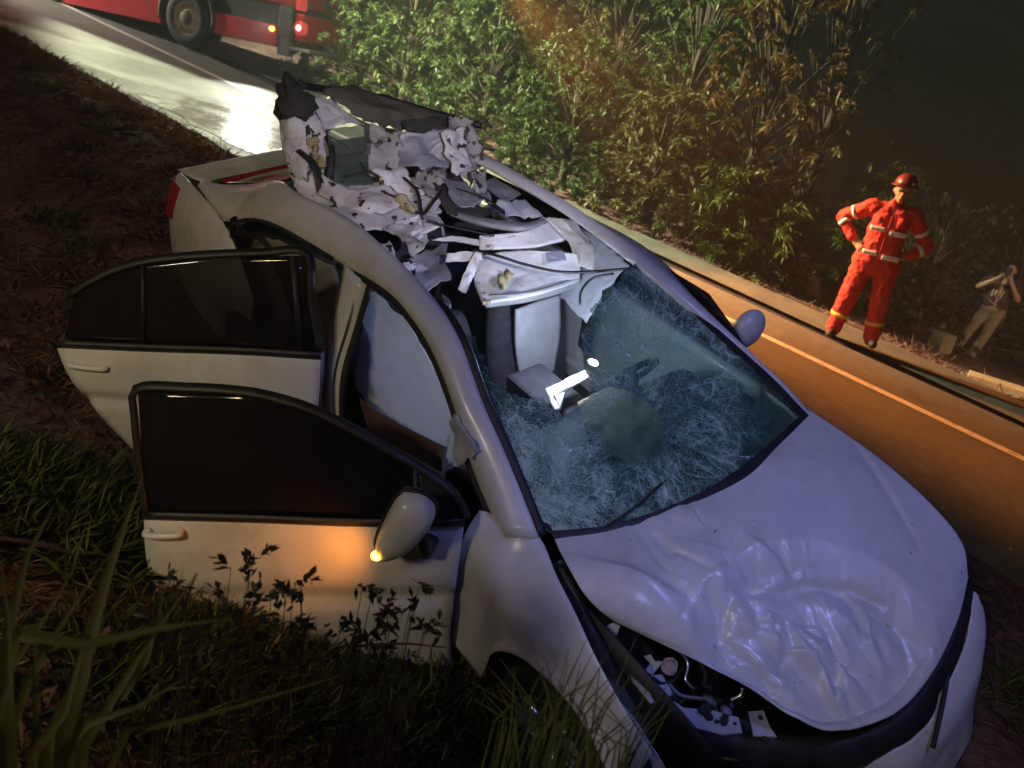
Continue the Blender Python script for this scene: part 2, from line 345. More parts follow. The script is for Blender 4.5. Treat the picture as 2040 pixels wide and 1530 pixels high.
def leafm(name, a, b, rough=.55, trans=.25):
    m = mat(name, a, rough); bs = m.node_tree.nodes['Principled BSDF']
    at = N(m, 'ShaderNodeAttribute', attribute_name='tint'); L(m, ramp(m, at.outputs['Fac'], [(0, a), (1, b)]), bs.inputs['Base Color'])
    tl = N(m, 'ShaderNodeBsdfTranslucent'); L(m, bs.inputs['Base Color'].links[0].from_socket, tl.inputs[0])
    ms = N(m, 'ShaderNodeMixShader'); ms.inputs[0].default_value = trans; out = m.node_tree.nodes['Material Output']
    L(m, bs.outputs[0], ms.inputs[1]); L(m, tl.outputs[0], ms.inputs[2]); L(m, ms.outputs[0], out.inputs[0]); return m
lf_green = leafm('leaf_green', (.045, .085, .022), (.12, .16, .045))
lf_olive = leafm('leaf_olive', (.07, .085, .022), (.18, .145, .05))
lf_rust = leafm('leaf_rust', (.11, .062, .018), (.22, .128, .04))
lf_lime = leafm('leaf_lime', (.06, .085, .010), (.13, .15, .02))
lf_dark = leafm('leaf_dark', (.035, .034, .018), (.085, .07, .035))
dryg = leafm('dry_grass', (.09, .044, .040), (.28, .17, .13), .8, .15)
greeng = leafm('green_grass', (.045, .075, .018), (.15, .17, .045), .6, .25)
reedm = leafm('reed_leaf', (.085, .10, .016), (.16, .15, .03), .5, .3)
bark = noisy('bark', [(.3, (.03, .022, .015)), (.7, (.09, .065, .045))], 8, 8, .9, .8, 30, dist=.03)

# ------------------------------------------------------------------ ground and road
def ground():
    vs, fs = [], []
    S = np.r_[np.linspace(-6, 0, 9), np.linspace(.15, 5.6, 70), np.linspace(9.55, 15, 36), np.linspace(17, 60, 12)]
    T = np.r_[np.linspace(-60, -13, 20), np.linspace(-12, 9, 150), np.linspace(10, 60, 20)]
    for s in S:
        for t in T:
            x, y = st(s, t); vs.append((x, y, ground_z(x, y)))
    n = len(T)
    for i in range(len(S) - 1):
        for j in range(n - 1): fs.append((i * n + j, i * n + j + 1, (i + 1) * n + j + 1, (i + 1) * n + j))
    setp(mesh('ground', vs, fs, soil), kind='structure')
ground()
def strip(name, s0, s1, m, dz0=0, dz1=None, t0=-60, t1=60, jag=0, wid=None, depth=0, **k):
    dz1 = dz0 if dz1 is None else dz1
    T = np.linspace(t0, t1, int((t1 - t0) * (6 if jag else 1.5)) + 2); vs, fs = [], []
    for t in T:
        a = s0(t) if callable(s0) else s0; b = s1(t) if callable(s1) else s1
        if jag: a += jag * (noise.noise(Vector((t * 1.3, 0, 2))) + .5 * noise.noise(Vector((t * 4.5, 4, 2))))
        for s, dz in ((a, dz0), (b, dz1)):
            x, y = st(s, t); vs.append((x, y, plane(x, y) + dz))
    for i in range(len(T) - 1): fs.append((2 * i, 2 * i + 2, 2 * i + 3, 2 * i + 1))
    return mesh(name, vs, fs, m, **k)
setp(strip('road', 5.40, 9.02, asphalt, 0, jag=.16), kind='structure')
gw = lambda t: 9.02 + float(np.interp(t, [-20, -5, 2], [.42, .36, .10]))
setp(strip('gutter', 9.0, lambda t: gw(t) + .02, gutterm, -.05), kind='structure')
setp(strip('kerb_strip', gw, 9.85, concrete, .0, .05), kind='structure')
o = strip('road_line', 7.92, 8.05, linem, .005); setp(o, kind='structure')
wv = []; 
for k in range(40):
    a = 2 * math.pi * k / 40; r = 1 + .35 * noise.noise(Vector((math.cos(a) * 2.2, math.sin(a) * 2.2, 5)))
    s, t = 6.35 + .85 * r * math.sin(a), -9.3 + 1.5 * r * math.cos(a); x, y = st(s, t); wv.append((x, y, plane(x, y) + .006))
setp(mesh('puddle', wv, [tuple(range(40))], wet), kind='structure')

# ------------------------------------------------------------------ crashed car
car = empty('crashed_car'); car.matrix_world = CARM
setp(car, label='wrecked white sedan with torn-off roof, shattered windshield and two open doors', category='car')
sgn = lambda P, s: [(p[0], p[1] * s, p[2]) for p in P]

# hood, dented and folded over its front half
hb = [cz(1105, 1075, .98), cz(1250, 1045, 1.0), cz(1395, 985, 1.01), cz(1510, 908, 1.0), cz(1610, 815, .98)]
hf = [cz(1222, 1236, .88), cz(1329, 1287, .855), cz(1430, 1336, .83), cz(1495, 1368, .81), cz(1576, 1424, .775), cz(1660, 1455, .745), cz(1775, 1425, .735), cz(1850, 1350, .74), cz(1905, 1240, .77), cz(1928, 1150, .80)]
hr = [hb[0], cz(1130, 1130, .975), cz(1160, 1180, .945), cz(1190, 1212, .915), hf[0]]
hl = [hb[-1], cz(1740, 905, .965), cz(1850, 1000, .92), cz(1915, 1080, .86), hf[-1]]
HN, HM = 190, 210
G = coons(hb, hf, hr, hl, HN, HM)
pix = cpix(G.reshape(-1, 3)).reshape(HN, HM, 2)
U_, V_ = np.meshgrid(np.linspace(0, 1, HN), np.linspace(0, 1, HM), indexing='ij')
G[..., 2] += .045 * np.sin(np.pi * U_) * np.sin(np.pi * V_)
def blob(cx_, cy_, rx, ry, a=0):
    dx, dy = pix[..., 0] - cx_, pix[..., 1] - cy_; ca, sa = math.cos(a), math.sin(a)
    q = ((dx * ca + dy * sa) / rx) ** 2 + ((-dx * sa + dy * ca) / ry) ** 2; return np.clip(1.25 - q, 0, 1) ** .8
edge = np.clip(np.minimum(np.minimum(U_, 1 - U_), np.minimum(V_, 1 - V_)) * 14, 0.15, 1)
mA = blob(1625, 1300, 235, 185, .35) * edge; mB = blob(1400, 1110, 190, 72, .75) * edge
def fold(n, seed, ang, st_):
    ca, sa = math.cos(ang), math.sin(ang); q = pix.reshape(-1, 2); a = (q[:, 0] * ca + q[:, 1] * sa) / st_; b = -q[:, 0] * sa + q[:, 1] * ca
    w = np.array([noise.noise(Vector((x * .012, y * .012, seed))) for x, y in q]) * 14
    return facets(np.stack([a + w, b - w], 1), n, seed).reshape(HN, HM)
G[..., 2] -= .05 * np.clip(mA * 1.6, 0, 1) ** 1.5
G[..., 2] += mA ** .7 * (.024 * fold(240, 3, 1.0, 3.2) + .007 * fold(1000, 4, .9, 2.4)) + mB ** .7 * (.018 * fold(320, 7, .75, 3.2) + .005 * fold(1200, 8, .5, 2.0))
G = crumple(G, .010, 2.2, 8, edge * .8, False)
def seg_dist(x0, y0, x1, y1):
    d = np.array([x1 - x0, y1 - y0], float); q = pix - (x0, y0); t = np.clip((q @ d) / (d @ d), 0, 1); return np.linalg.norm(q - t[..., None] * d, axis=2), t
for pl, dep, w in [([(1690, 870), (1740, 935), (1790, 1020), (1835, 1110)], .012, 5), ([(1110, 1110), (1250, 1150), (1365, 1205)], -.022, 15),
                   ([(1270, 1060), (1345, 1170), (1480, 1290), (1600, 1420)], .02, 11), ([(1520, 1180), (1600, 1158), (1700, 1165), (1770, 1205)], .035, 8),
                   ([(1480, 1085), (1545, 1125), (1575, 1160)], -.02, 10), ([(1300, 1060), (1340, 1100), (1420, 1150)], .018, 7), ([(1500, 1235), (1545, 1240), (1552, 1262)], .014, 6), ([(1575, 1290), (1560, 1340)], .014, 6), ([(1440, 1170), (1490, 1165), (1520, 1180)], .02, 6)]:
    best = np.full((HN, HM), 1e9); tb_ = np.zeros((HN, HM)); sd_ = np.ones((HN, HM)); ns = len(pl) - 1
    for q, ((a, b), (c_, d_)) in enumerate(zip(pl[:-1], pl[1:])):
        dd, t = seg_dist(a, b, c_, d_); cr_ = np.sign((c_ - a) * (pix[..., 1] - b) - (d_ - b) * (pix[..., 0] - a)); m_ = dd < best
        best = np.where(m_, dd, best); tb_ = np.where(m_, (q + t) / ns, tb_); sd_ = np.where(m_, cr_, sd_)
    wd = np.where(sd_ > 0, w * 3.2, w * .8); G[..., 2] -= dep * np.exp(-(best / wd) ** 2) * np.clip(np.sin(np.pi * np.clip(tb_, 0, 1)), 0, 1) ** .7
gmesh('hood', G, hoodp, car, thick=.004)

# front fenders
def fender(side):
    if side < 0:
        top = arc([(-.62, -.775, .955), cz(1040, 1040, .985), cz(1078, 1075, .965), cz(1108, 1145, .945), cz(1148, 1225, .915), cz(1188, 1312, .86), cz(1238, 1402, .80), cz(1300, 1500, .71)], 60)
    else:
        top = arc([(-.62, .80, .95), (-.3, .80, .93), (0, .80, .91), (.3, .79, .86), (.55, .72, .76)], 60)
    rows = 26; Gf = np.zeros((60, rows, 3))
    for i, p in enumerate(top):
        x = p[0]
        zb = .22 if x < -.40 else (.31 + math.sqrt(max(0, .385 ** 2 - x * x)) if x < .385 else .30)
        yb = side * (.865 - .10 * max(0, x - .25) ** 1.2 * 2)
        for k in range(rows):
            f = k / (rows - 1); z = p[2] + (zb - p[2]) * f
            g = min(1, (p[2] - z) / .24); y = p[1] + (yb - p[1]) * math.sin(g * math.pi / 2) ** .8
            if zb > .4: y += side * .018 * max(0, 1 - (z - zb) / .05)
            Gf[i, k] = (x, y, z)
    gmesh('fender', Gf, paint, car, thick=.004)
fender(-1); fender(1)
gmesh('wheel_well', np.array([[(.42 * math.cos(a), y, .31 + .40 * math.sin(a)) for y in (-.84, -.5)] for a in np.linspace(-.4, math.pi + .4, 20)]), black, car)
gmesh('wheel_well', np.array([[(.42 * math.cos(a), y, .31 + .40 * math.sin(a)) for y in (.5, .8)] for a in np.linspace(-.4, math.pi + .4, 20)]), black, car)

# roof rails with A pillars
rtop = [cz(1073, 1070, .975), cz(1050, 1010, 1.03), cz(1005, 900, 1.14), cz(960, 800, 1.25), cz(912, 672, 1.395), cz(850, 580, 1.43), (-1.7, -.52, 1.45), cz(700, 440, 1.44), cz(600, 390, 1.42), (-2.75, -.55, 1.37), (-3.05, -.585, 1.24), (-3.4, -.64, 1.11)]
rbot = [cy(1003, 1065, -.745), cy(965, 985, -.725), cy(930, 890, -.70), cy(905, 800, -.68), cy(860, 690, -.65), cy(800, 604, -.63), cy(747, 562, -.62), cy(690, 530, -.625), cy(560, 455, -.68), cy(500, 441, -.71), cy(450, 455, -.75), (-3.4, -.80, .92)]
a0, a1 = arc(rtop, 70), arc(rbot, 70)
Gr = np.zeros((70, 9, 3))
for k in range(9):
    f = k / 8; Gr[:, k] = a0 * (1 - f) + a1 * f; Gr[:, k, 1] -= .035 * math.sin(math.pi * f); Gr[:, k, 2] += .012 * math.sin(math.pi * f)
gmesh('roof_rail', Gr, paint, car, thick=.02)
tube('door_seal', [p + (0, -.012, -.008) for p in a1[:36]], .016, rubber, car, seg=50)
tube('door_seal', [p + (0, -.02, .012) for p in a1[36:62]], .011, rubber, car, seg=40)
tube('windshield_trim', [p + (0, .018, -.004) for p in a0[:24]], .02, black, car, seg=40)
lt = [cz(1612, 822, .98), cz(1550, 755, 1.06), cz(1450, 665, 1.20), cz(1283, 518, 1.405), cz(1150, 418, 1.42), cz(1050, 358, 1.42), cz(965, 312, 1.40), (-2.9, .56, 1.30), (-3.4, .64, 1.11)]
lb = [cz(1600, 825, .98), cz(1530, 758, 1.05), cz(1432, 672, 1.185), cz(1266, 530, 1.395), cz(1135, 432, 1.41), cz(1035, 372, 1.41), cz(950, 325, 1.39), (-2.9, .50, 1.30), (-3.4, .58, 1.11)]
lo = [(-.45, .80, .96), (-.62, .79, 1.05), (-.85, .74, 1.18), (-1.25, .66, 1.36), (-1.7, .63, 1.37), (-2.1, .63, 1.36), (-2.5, .65, 1.33), (-2.9, .68, 1.2), (-3.4, .78, .95)]
gmesh('roof_rail', np.stack([arc(lb, 60), arc(lt, 60), arc(lo, 60)], 1), paint, car, thick=.012)
tube('windshield_trim', np.array(lb[:4]) + (-.01, -.01, -.005), .014, black, car, seg=30)

# windshield with a torn hole towards the missing roof
wt = [cz(905, 655, 1.40), cz(1000, 612, 1.425), cz(1100, 575, 1.43), cz(1200, 545, 1.425), cz(1280, 520, 1.40)]
wb = [cz(1095, 1062, .985), cz(1230, 1046, 1.0), cz(1390, 988, 1.012), cz(1505, 912, 1.005), cz(1604, 822, .985)]
wl = [wt[0], cz(960, 800, 1.25), cz(1048, 1010, 1.03), wb[0]]; wr = [wt[-1], cz(1440, 665, 1.20), cz(1540, 755, 1.06), wb[-1]]
G = coons(wt, wb, wl, wr, 150, 170)
U_, V_ = np.meshgrid(np.linspace(0, 1, 150), np.linspace(0, 1, 170), indexing='ij'); ss = np.sin(np.pi * U_) * np.sin(np.pi * V_)
G = G - normals(G) * np.sign(normals(G)[..., 2:]) * (.065 * ss)[..., None]
G = crumple(G, .016, 5, 4, np.clip(ss * 1.6, 0, 1))
px_ = cpix(G.reshape(-1, 3)).reshape(150, 170, 2)
HOLE = [(880, 640), (944, 672), (948, 690), (968, 727), (977, 755), (999, 774), (1007, 765), (1015, 786), (1054, 790), (1085, 800), (1105, 816), (1121, 836), (1140, 812), (1172, 796), (1176, 751), (1162, 712), (1154, 665), (1172, 645), (1180, 610), (1203, 586), (1226, 574), (1238, 547), (1260, 526), (1262, 470), (900, 470)]
def inpoly(x, y, P):
    c = False; j = len(P) - 1
    for i in range(len(P)):
        if (P[i][1] > y) != (P[j][1] > y) and x < (P[j][0] - P[i][0]) * (y - P[i][1]) / (P[j][1] - P[i][1]) + P[i][0]: c = not c
        j = i
    return c
keep = np.ones((149, 169), bool)
for i in range(149):
    for j in range(169):
        x, y = px_[i, j]; p = Vector((x * .06, y * .06, 1)); keep[i, j] = not inpoly(x + 7 * noise.noise(p), y + 7 * noise.noise(p + Vector((9, 9, 9))), HOLE)
ws = gmesh('windshield', G, crackm, car, keep=keep)
dens = ws.data.attributes.new('crack', 'FLOAT', 'POINT'); pv = np.array([v.co[:] for v in ws.data.vertices]); pq = cpix(pv)
wc = pq - (1262, 842); wa = np.arctan2(wc[:, 1], wc[:, 0]); wa = np.where(wa < -2.2, wa + 2 * np.pi, wa); wr_ = np.log1p(np.hypot(wc[:, 0], wc[:, 1]) / 60)
wc2 = pq - (1085, 985); wa2 = np.arctan2(wc2[:, 1], wc2[:, 0]); wa2 = np.where(wa2 < -1.4, wa2 + 2 * np.pi, wa2); near2 = (np.hypot(*wc2.T) < np.hypot(*wc.T) * .8)
web = np.where(near2[:, None], np.stack([wa2 * .55, np.log1p(np.hypot(*wc2.T) / 60) * .30, np.full(len(wa), 3.)], 1), np.stack([wa * .75, wr_ * .28, np.zeros(len(wa))], 1))
ww = ws.data.attributes.new('web', 'FLOAT_VECTOR', 'POINT'); ww.data.foreach_set('vector', web.ravel())
d1 = np.clip(1.35 - np.hypot((pq[:, 0] - 1280) / 330, (pq[:, 1] - 780) / 340) ** 2, 0, 1)
d2 = 1.75 * np.clip(1.3 - np.hypot((pq[:, 0] - 1080) / 170, (pq[:, 1] - 950) / 190) ** 2, 0, 1)
low = np.clip(((pq[:, 0] - 1440) / 110), 0, 1) * np.clip((pq[:, 1] - 640) / 90, 0, 1)
brown = .6 * np.clip(1.3 - np.hypot((pq[:, 0] - 1255) / 75, (pq[:, 1] - 865) / 70) ** 2, 0, 1)
dens.data.foreach_set('value', np.clip((np.maximum(d1, d2) * (1 - .93 * low) + .22) * (1 - brown), .06, 1.7))
# dark printed band round the glass edge
bi = .035
for (cc0, cc1, nm) in ((wl, 1, 'frit_band'), (wr, -1, 'frit_band')):
    e0 = arc(cc0, 40); e1 = e0 + (wb[2] - e0) * 0; e1 = e0 + np.array([0, cc1 * .045, 0.0]); e0 = e0 + (0, 0, .004); e1 = e1 + (0, 0, .006)
    gmesh(nm, np.stack([e0, e1], 1)[(14 if cc1 > 0 else 4):], black, car)
e0 = arc(wb, 50) + (-.005, 0, .006); gmesh('cowl_panel', np.stack([e0, e0 + (.045, 0, -.012), e0 + (.07, 0, -.05)], 1), black, car)
tube('wiper', [cz(1215, 1045, 1.02), cz(1265, 1010, 1.035), cz(1320, 962, 1.045)], .006, black, car, seg=20)

# inner structure: floor, firewall, dashboard, sills
box('floor_pan', (-3.55, -.76, .20), (-.55, .76, .27), felt, car)
box('firewall', (-.60, -.72, .25), (-.52, .72, .93), black, car)
for s in (-1, 1):
    box('door_sill', (-2.75, s * .80 - .05, .20), (-.60, s * .80 + .05, .36), paint, car, bevel=.015)
db = [(-.42, y, .955 - .05 * abs(y)) for y in np.linspace(-.68, .68, 7)]; dm = [(-.80, y, .93 - .05 * abs(y)) for y in np.linspace(-.68, .68, 7)]; dr = [(-.98, y, .80) for y in np.linspace(-.68, .68, 7)]; dl_ = [(-.90, y, .52) for y in np.linspace(-.68, .68, 7)]
gmesh('dashboard', surf([db, dm, dr, dl_], 24, 28), noisy('dash_plastic', [(.3, (.018, .014, .017)), (.7, (.04, .032, .036))], 14, 5, .6, .3, 120), car, thick=.01)
sw = [(-1.02 + .10 * math.cos(a), .36 + .18 * math.sin(a), .86 + .16 * math.cos(a)) for a in np.linspace(0, 2 * math.pi, 33)]
tube('steering_wheel', sw, .016, black, car, seg=48)
o = mesh('steering_hub', *ell_g((-1.0, .36, .86), (.05, .075, .07)), black, car)
G = coons([cz(1150, 800, .97), cz(1215, 770, 1.0), cz(1290, 800, .99)], [cz(1215, 905, .97), cz(1280, 935, .98), cz(1330, 905, .96)], [cz(1150, 800, .97), cz(1170, 860, .98), cz(1215, 905, .97)], [cz(1290, 800, .99), cz(1330, 845, .98), cz(1330, 905, .96)], 24, 24)
gmesh('dash_airbag', crumple(G, .02, 8, 3, None), noisy('brown_airbag', [(.3, (.16, .12, .07)), (.7, (.30, .24, .15))], 6, 6, .85, .4, 20), car, thick=.006)

# seats
def seat(y0, y1, lean=0.0, light=True):
    yc, w = (y0 + y1) / 2, (y1 - y0) / 2
    rows = []
    for z, x, ww, th in ((.42, -1.58, w * .95, .10), (.6, -1.63, w, .11), (.85, -1.68, w * .98, .10), (1.0, -1.71, w * .85, .08), (1.04, -1.72, w * .6, .04)):
        rows.append([(x - lean * (z - .4) + th * math.cos(a) * (.55 + .45 * abs(math.sin(a)) if math.cos(a) > 0 else 1), yc + ww * math.sin(a), z) for a in np.linspace(0, 2 * math.pi, 21)])
    gmesh('seat_back', surf(rows, 20, 40), seatdark, car)
    rows = [[(-1.60 + .54 * f, yc + w * math.sin(a) * .98, .40 + .085 * math.cos(a) + .05 * f) for a in np.linspace(0, 2 * math.pi, 21)] for f in (0, .3, .7, .95, 1)]
    gmesh('seat_cushion', surf(rows, 16, 40), seatdark, car)
    if light:
        q0 = [(-1.60, yc - w * .55, 1.015), (-1.60, yc, 1.02), (-1.60, yc + w * .55, 1.015)]; q1 = [(-1.535, yc - w * .42, .58), (-1.53, yc, .55), (-1.535, yc + w * .42, .58)]
        gmesh('seat_insert', coons(q0, q1, [q0[0], (-1.565, yc - w * .56, .8), q1[0]], [q0[-1], (-1.565, yc + w * .56, .8), q1[-1]], 20, 16), seatlight, car, thick=.02)
seat(.02, .54); seat(-.56, -.06, .0, False)
mesh('headrest', *ell_g(cy(757, 748, -.46), (.06, .13, .10)), greymetal, car)
rs = [[(-2.35 + .30 * math.sin(a) * .4 - .25 * f, y, .45 + .55 * f) for y in np.linspace(-.68, .68, 9)] for a, f in ((0, 0), (.6, .3), (.9, .6), (.6, .9), (0, 1.0))]
gmesh('rear_seat_back', surf(rs, 16, 20), seatdark, car, thick=.06)
box('rear_seat_cushion', (-2.45, -.68, .27), (-1.95, .68, .50), seatdark, car, bevel=.05)
box('parcel_shelf', (-3.30, -.62, .96), (-2.55, .62, .99), felt, car)

# pillars, rear quarter, boot, rear glass
def band(name, pts, w, m, **k):
    A = arc(pts, 24); return gmesh(name, np.stack([A + (-w, 0, 0), A + (-w * .3, -.02, 0), A + (w * .4, -.02, 0), A + (w, 0, 0)], 1), m, car, **k)
band('centre_pillar', [(-1.80, -.625, 1.34), (-1.77, -.70, 1.15), (-1.75, -.785, .92), (-1.76, -.80, .6), (-1.76, -.80, .34)], .10, paint, thick=.02)
tube('door_seal', [(-1.68, -.63, 1.33), (-1.655, -.71, 1.15), (-1.64, -.795, .92), (-1.66, -.81, .6)], .014, rubber, car, seg=24)
tube('door_seal', [(-1.735, -.65, 1.30), (-1.70, -.735, 1.13), (-1.69, -.815, .90), (-1.69, -.83, .6)], .008, chrome, car, seg=24)
def quarter(side):
    xs = np.r_[np.linspace(-2.62, -3.02, 14), np.linspace(-3.06, -3.98, 22)]; Gq = np.zeros((len(xs), 26, 3))
    for i, x in enumerate(xs):
        zt = float(np.interp(-x, [2.62, 2.8, 3.0, 3.2, 3.4, 3.6, 3.80, 3.86, 3.92, 3.98], [.80, .93, 1.06, 1.085, 1.09, 1.08, 1.06, 1.0, .90, .74]))
        yt = float(np.interp(-x, [2.62, 2.9, 3.1, 3.4, 3.6, 3.80, 3.90, 3.98], [.80, .77, .765, .755, .745, .735, .735, .74]))
        dx = x + 2.65; zb = .31 + math.sqrt(max(0, .385 ** 2 - dx * dx)) if abs(dx) < .385 else .28
        yb = .855 - .12 * max(0, -x - 3.45) ** 1.3
        for k in range(26):
            f = k / 25; z = zt + (zb - zt) * f; g = min(1, (zt - z) / .3)
            Gq[i, k] = (x - .03 * math.sin(math.pi * f) * (x < -3.6), side * (yt + (yb - yt) * math.sin(g * math.pi / 2) ** .8), z)
    gmesh('rear_quarter_panel', Gq, paint, car, thick=.006)
quarter(-1); quarter(1)
# shoulder that carries the rail down to the boot
sh0 = arc([(-2.85, -.56, 1.33), (-3.1, -.59, 1.215), (-3.4, -.63, 1.115), (-3.5, -.64, 1.09)], 20); sh1 = arc([(-2.92, -.735, 1.10), (-3.1, -.765, 1.085), (-3.4, -.74, 1.09), (-3.5, -.73, 1.085)], 20)
gmesh('rear_pillar', np.stack([sh0 * (1 - f) + sh1 * f + np.array([0, -.02, .02]) * math.sin(math.pi * f) for f in np.linspace(0, 1, 7)], 1), paint, car, thick=.012)
gmesh('rear_pillar', np.stack([(sh0 * (1 - f) + sh1 * f + np.array([0, -.02, .02]) * math.sin(math.pi * f)) * (1, -1, 1) for f in np.linspace(0, 1, 7)], 1), paint, car, thick=.012)
poly('quarter_window', [cy(425, 452, -.765), cy(470, 430, -.74), cy(466, 470, -.77), cy(440, 492, -.79)], glass_dark, car, .006)
bl = [[(x, y * w, z + .02 * (1 - abs(y))) for y in np.linspace(-1, 1, 9)] for x, w, z in ((-3.50, .665, 1.085), (-3.62, .72, 1.09), (-3.78, .735, 1.075), (-3.87, .725, 1.045))]
gmesh('boot_lid', surf(bl, 20, 30), paint, car, thick=.006)
rf = [[(x, y * w, z) for y in np.linspace(-1, 1, 9)] for x, w, z in ((-3.86, .715, 1.03), (-3.92, .72, .9), (-3.98, .74, .75), (-4.05, .77, .60), (-4.02, .77, .32))]
gmesh('rear_bumper', surf(rf, 20, 24), paint, car, thick=.006)
rg = [[(x, y * w, z + .03 * (1 - y * y)) for y in np.linspace(-1, 1, 9)] for x, w, z in ((-3.49, .635, 1.085), (-3.2, .60, 1.19), (-2.9, .56, 1.29))]
gmesh('rear_window', surf(rg, 16, 24), glass_dark, car, thick=.005)
tube('boot_gap', [(-3.505, y, 1.088 + .02 * (1 - abs(y) / .65)) for y in np.linspace(-.65, .65, 9)], .017, black, car, seg=20)
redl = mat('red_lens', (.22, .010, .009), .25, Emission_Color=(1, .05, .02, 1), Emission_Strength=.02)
tube('rear_glass_reflection', [(-3.465, y, 1.105 + .022 * (1 - abs(y) / .65)) for y in np.linspace(-.60, -.16, 9)], .012, redl, car, seg=20)  # red lamp reflection on the rear glass, put in as a strip
for s in (-1, 1):
    G = coons([(-3.66, s * .765, 1.02), (-3.80, s * .755, 1.01), (-3.89, s * .70, 1.0)], [(-3.74, s * .825, .80), (-3.90, s * .80, .78), (-3.985, s * .72, .77)], [(-3.66, s * .765, 1.02), (-3.69, s * .81, .90), (-3.74, s * .825, .80)], [(-3.89, s * .70, 1.0), (-3.985, s * .72, .77)], 12, 16)
    G[..., 1] += s * .022; G[..., 0] -= .012; gmesh('tail_light', G, redl, car, thick=.012)

# torn roof, peeled back over the rear
def sheet(name, P, m, amp=.02, freq=9, seed=0, **k): return poly(name, P, m, car, .007, amp=amp, freq=freq, seed=seed, jag=.022 if amp > .011 else .005, **k)
sheet('torn_roof_skin', [cx(612, 398, -2.50), cx(575, 335, -2.72), cx(640, 368, -2.62), cx(745, 362, -2.55), cx(800, 350, -2.45), cx(870, 372, -2.3), cx(880, 440, -2.0), cx(835, 472, -1.95), cx(770, 455, -2.05), cx(690, 440, -2.2)], torn, .03, 9, 1)
sheet('torn_roof_skin', [cx(553, 225, -2.92), cx(590, 215, -2.86), cx(625, 195, -2.9), cx(640, 260, -2.78), cx(665, 370, -2.58), cx(640, 392, -2.5), cx(600, 395, -2.55), cx(562, 310, -2.8)], torn, .04, 10, 2)
sheet('torn_roof_skin', [cx(618, 190, -2.92), cx(665, 205, -2.95), cx(730, 248, -2.9), cx(690, 245, -2.82), cx(655, 262, -2.8), cx(628, 255, -2.82)], paint, .02, 7, 3)
sheet('roof_lining', [cx(640, 176, -3.0), cx(700, 178, -3.05), cx(780, 200, -2.98), cx(900, 236, -2.72), cx(890, 262, -2.62), cx(800, 262, -2.72), cx(725, 240, -2.82), cx(665, 205, -2.9)], olive, .03, 8, 4)
sheet('roof_lining', [cx(800, 238, -2.72), cx(895, 228, -2.68), cx(895, 258, -2.6), cx(805, 262, -2.66)], felt, .012, 8, 5)
sheet('torn_roof_skin', [cx(895, 232, -2.62), cx(945, 238, -2.58), cx(966, 322, -2.46), cx(940, 372, -2.35), cx(905, 345, -2.42), cx(888, 290, -2.5)], torng, .045, 14, 6)
sheet('torn_roof_skin', [cx(800, 268, -2.62), cx(890, 258, -2.56), cx(908, 330, -2.44), cx(850, 338, -2.46), cx(795, 328, -2.52)], greymetal, .02, 8, 7)
sheet('roof_lining', [cx(725, 250, -2.72), cx(800, 262, -2.66), cx(805, 345, -2.5), cx(735, 362, -2.5)], torng, .02, 8, 8)
sheet('rear_window_shard', [cx(650, 258, -2.72), cx(735, 248, -2.70), cx(742, 366, -2.50), cx(668, 372, -2.54)], mat('green_glass', (.075, .10, .085), .12, Alpha=.6), .006, 6, 9)
mesh('crushed_lump', *(lambda g: ([v + (v - cx(588, 205, -2.84)) * (.45 * noise.noise(Vector(v) * 11) + .4 * noise.noise(Vector(v) * 27) - .15) for v in g[0]], g[1]))(ell_g(cx(588, 205, -2.84), (.08, .10, .13), 30, 22)), felt, car)
tube('roof_edge', [cx(600, 170, -2.95), cx(650, 178, -3.0), cx(760, 195, -2.98), cx(900, 236, -2.7), cx(958, 250, -2.55)], .018, black, car, seg=30)
for k, (a, b, r, m) in enumerate([((595, 300, -2.72), (640, 385, -2.5), .022, black), ((648, 265, -2.75), (655, 365, -2.55), .016, black), ((690, 350, -2.5), (790, 352, -2.42), .012, felt),
                                  ((800, 350, -2.4), (840, 432, -2.1), .010, black), ((842, 430, -2.08), (885, 360, -2.3), .010, black), ((842, 430, -2.06), (885, 470, -1.95), .012, greymetal)]):
    p, q = cx(*a), cx(*b); tube('bent_strip', [p, (p + q) / 2 + np.array([.02, .02, .03]), q], r, m, car, seg=12, flat=.4)
sheet('torn_roof_skin', [cx(830, 335, -2.4), cx(890, 330, -2.4), cx(885, 372, -2.25), cx(870, 400, -2.15), cx(825, 372, -2.3)], torng, .035, 14, 10)
sheet('roof_lining', [cx(862, 372, -2.25), cx(885, 360, -2.3), cx(910, 395, -2.15), cx(990, 425, -2.0), cx(960, 432, -1.95), cx(895, 425, -2.05)], felt, .02, 9, 11)
sheet('torn_roof_skin', [cx(880, 352, -2.3), cx(930, 360, -2.25), cx(955, 400, -2.05), cx(945, 415, -2.02), cx(900, 400, -2.1)], greymetal, .015, 9, 12)
sheet('torn_roof_skin', [cx(935, 350, -2.32), cx(965, 340, -2.35), cx(978, 400, -2.1), cx(955, 405, -2.1)], torng, .03, 16, 13)
sheet('torn_roof_skin', [cx(960, 365, -2.3), cx(985, 352, -2.35), cx(1038, 388, -2.1), cx(1000, 402, -2.05)], greymetal, .01, 9, 14)
sheet('torn_roof_skin', [cx(985, 405, -2.05), cx(1040, 395, -2.05), cx(1085, 432, -1.85), cx(1010, 432, -1.95)], cloth, .02, 8, 15)
sheet('torn_roof_skin', [cx(760, 460, -2.05), cx(845, 440, -2.02), cx(855, 470, -1.95), cx(820, 520, -1.85), cx(795, 475, -1.98)], torng, .03, 12, 16)
sheet('torn_roof_skin', [cx(790, 440, -2.06), cx(835, 430, -2.05), cx(842, 458, -1.98), cx(805, 482, -1.95)], torn, .02, 12, 17)
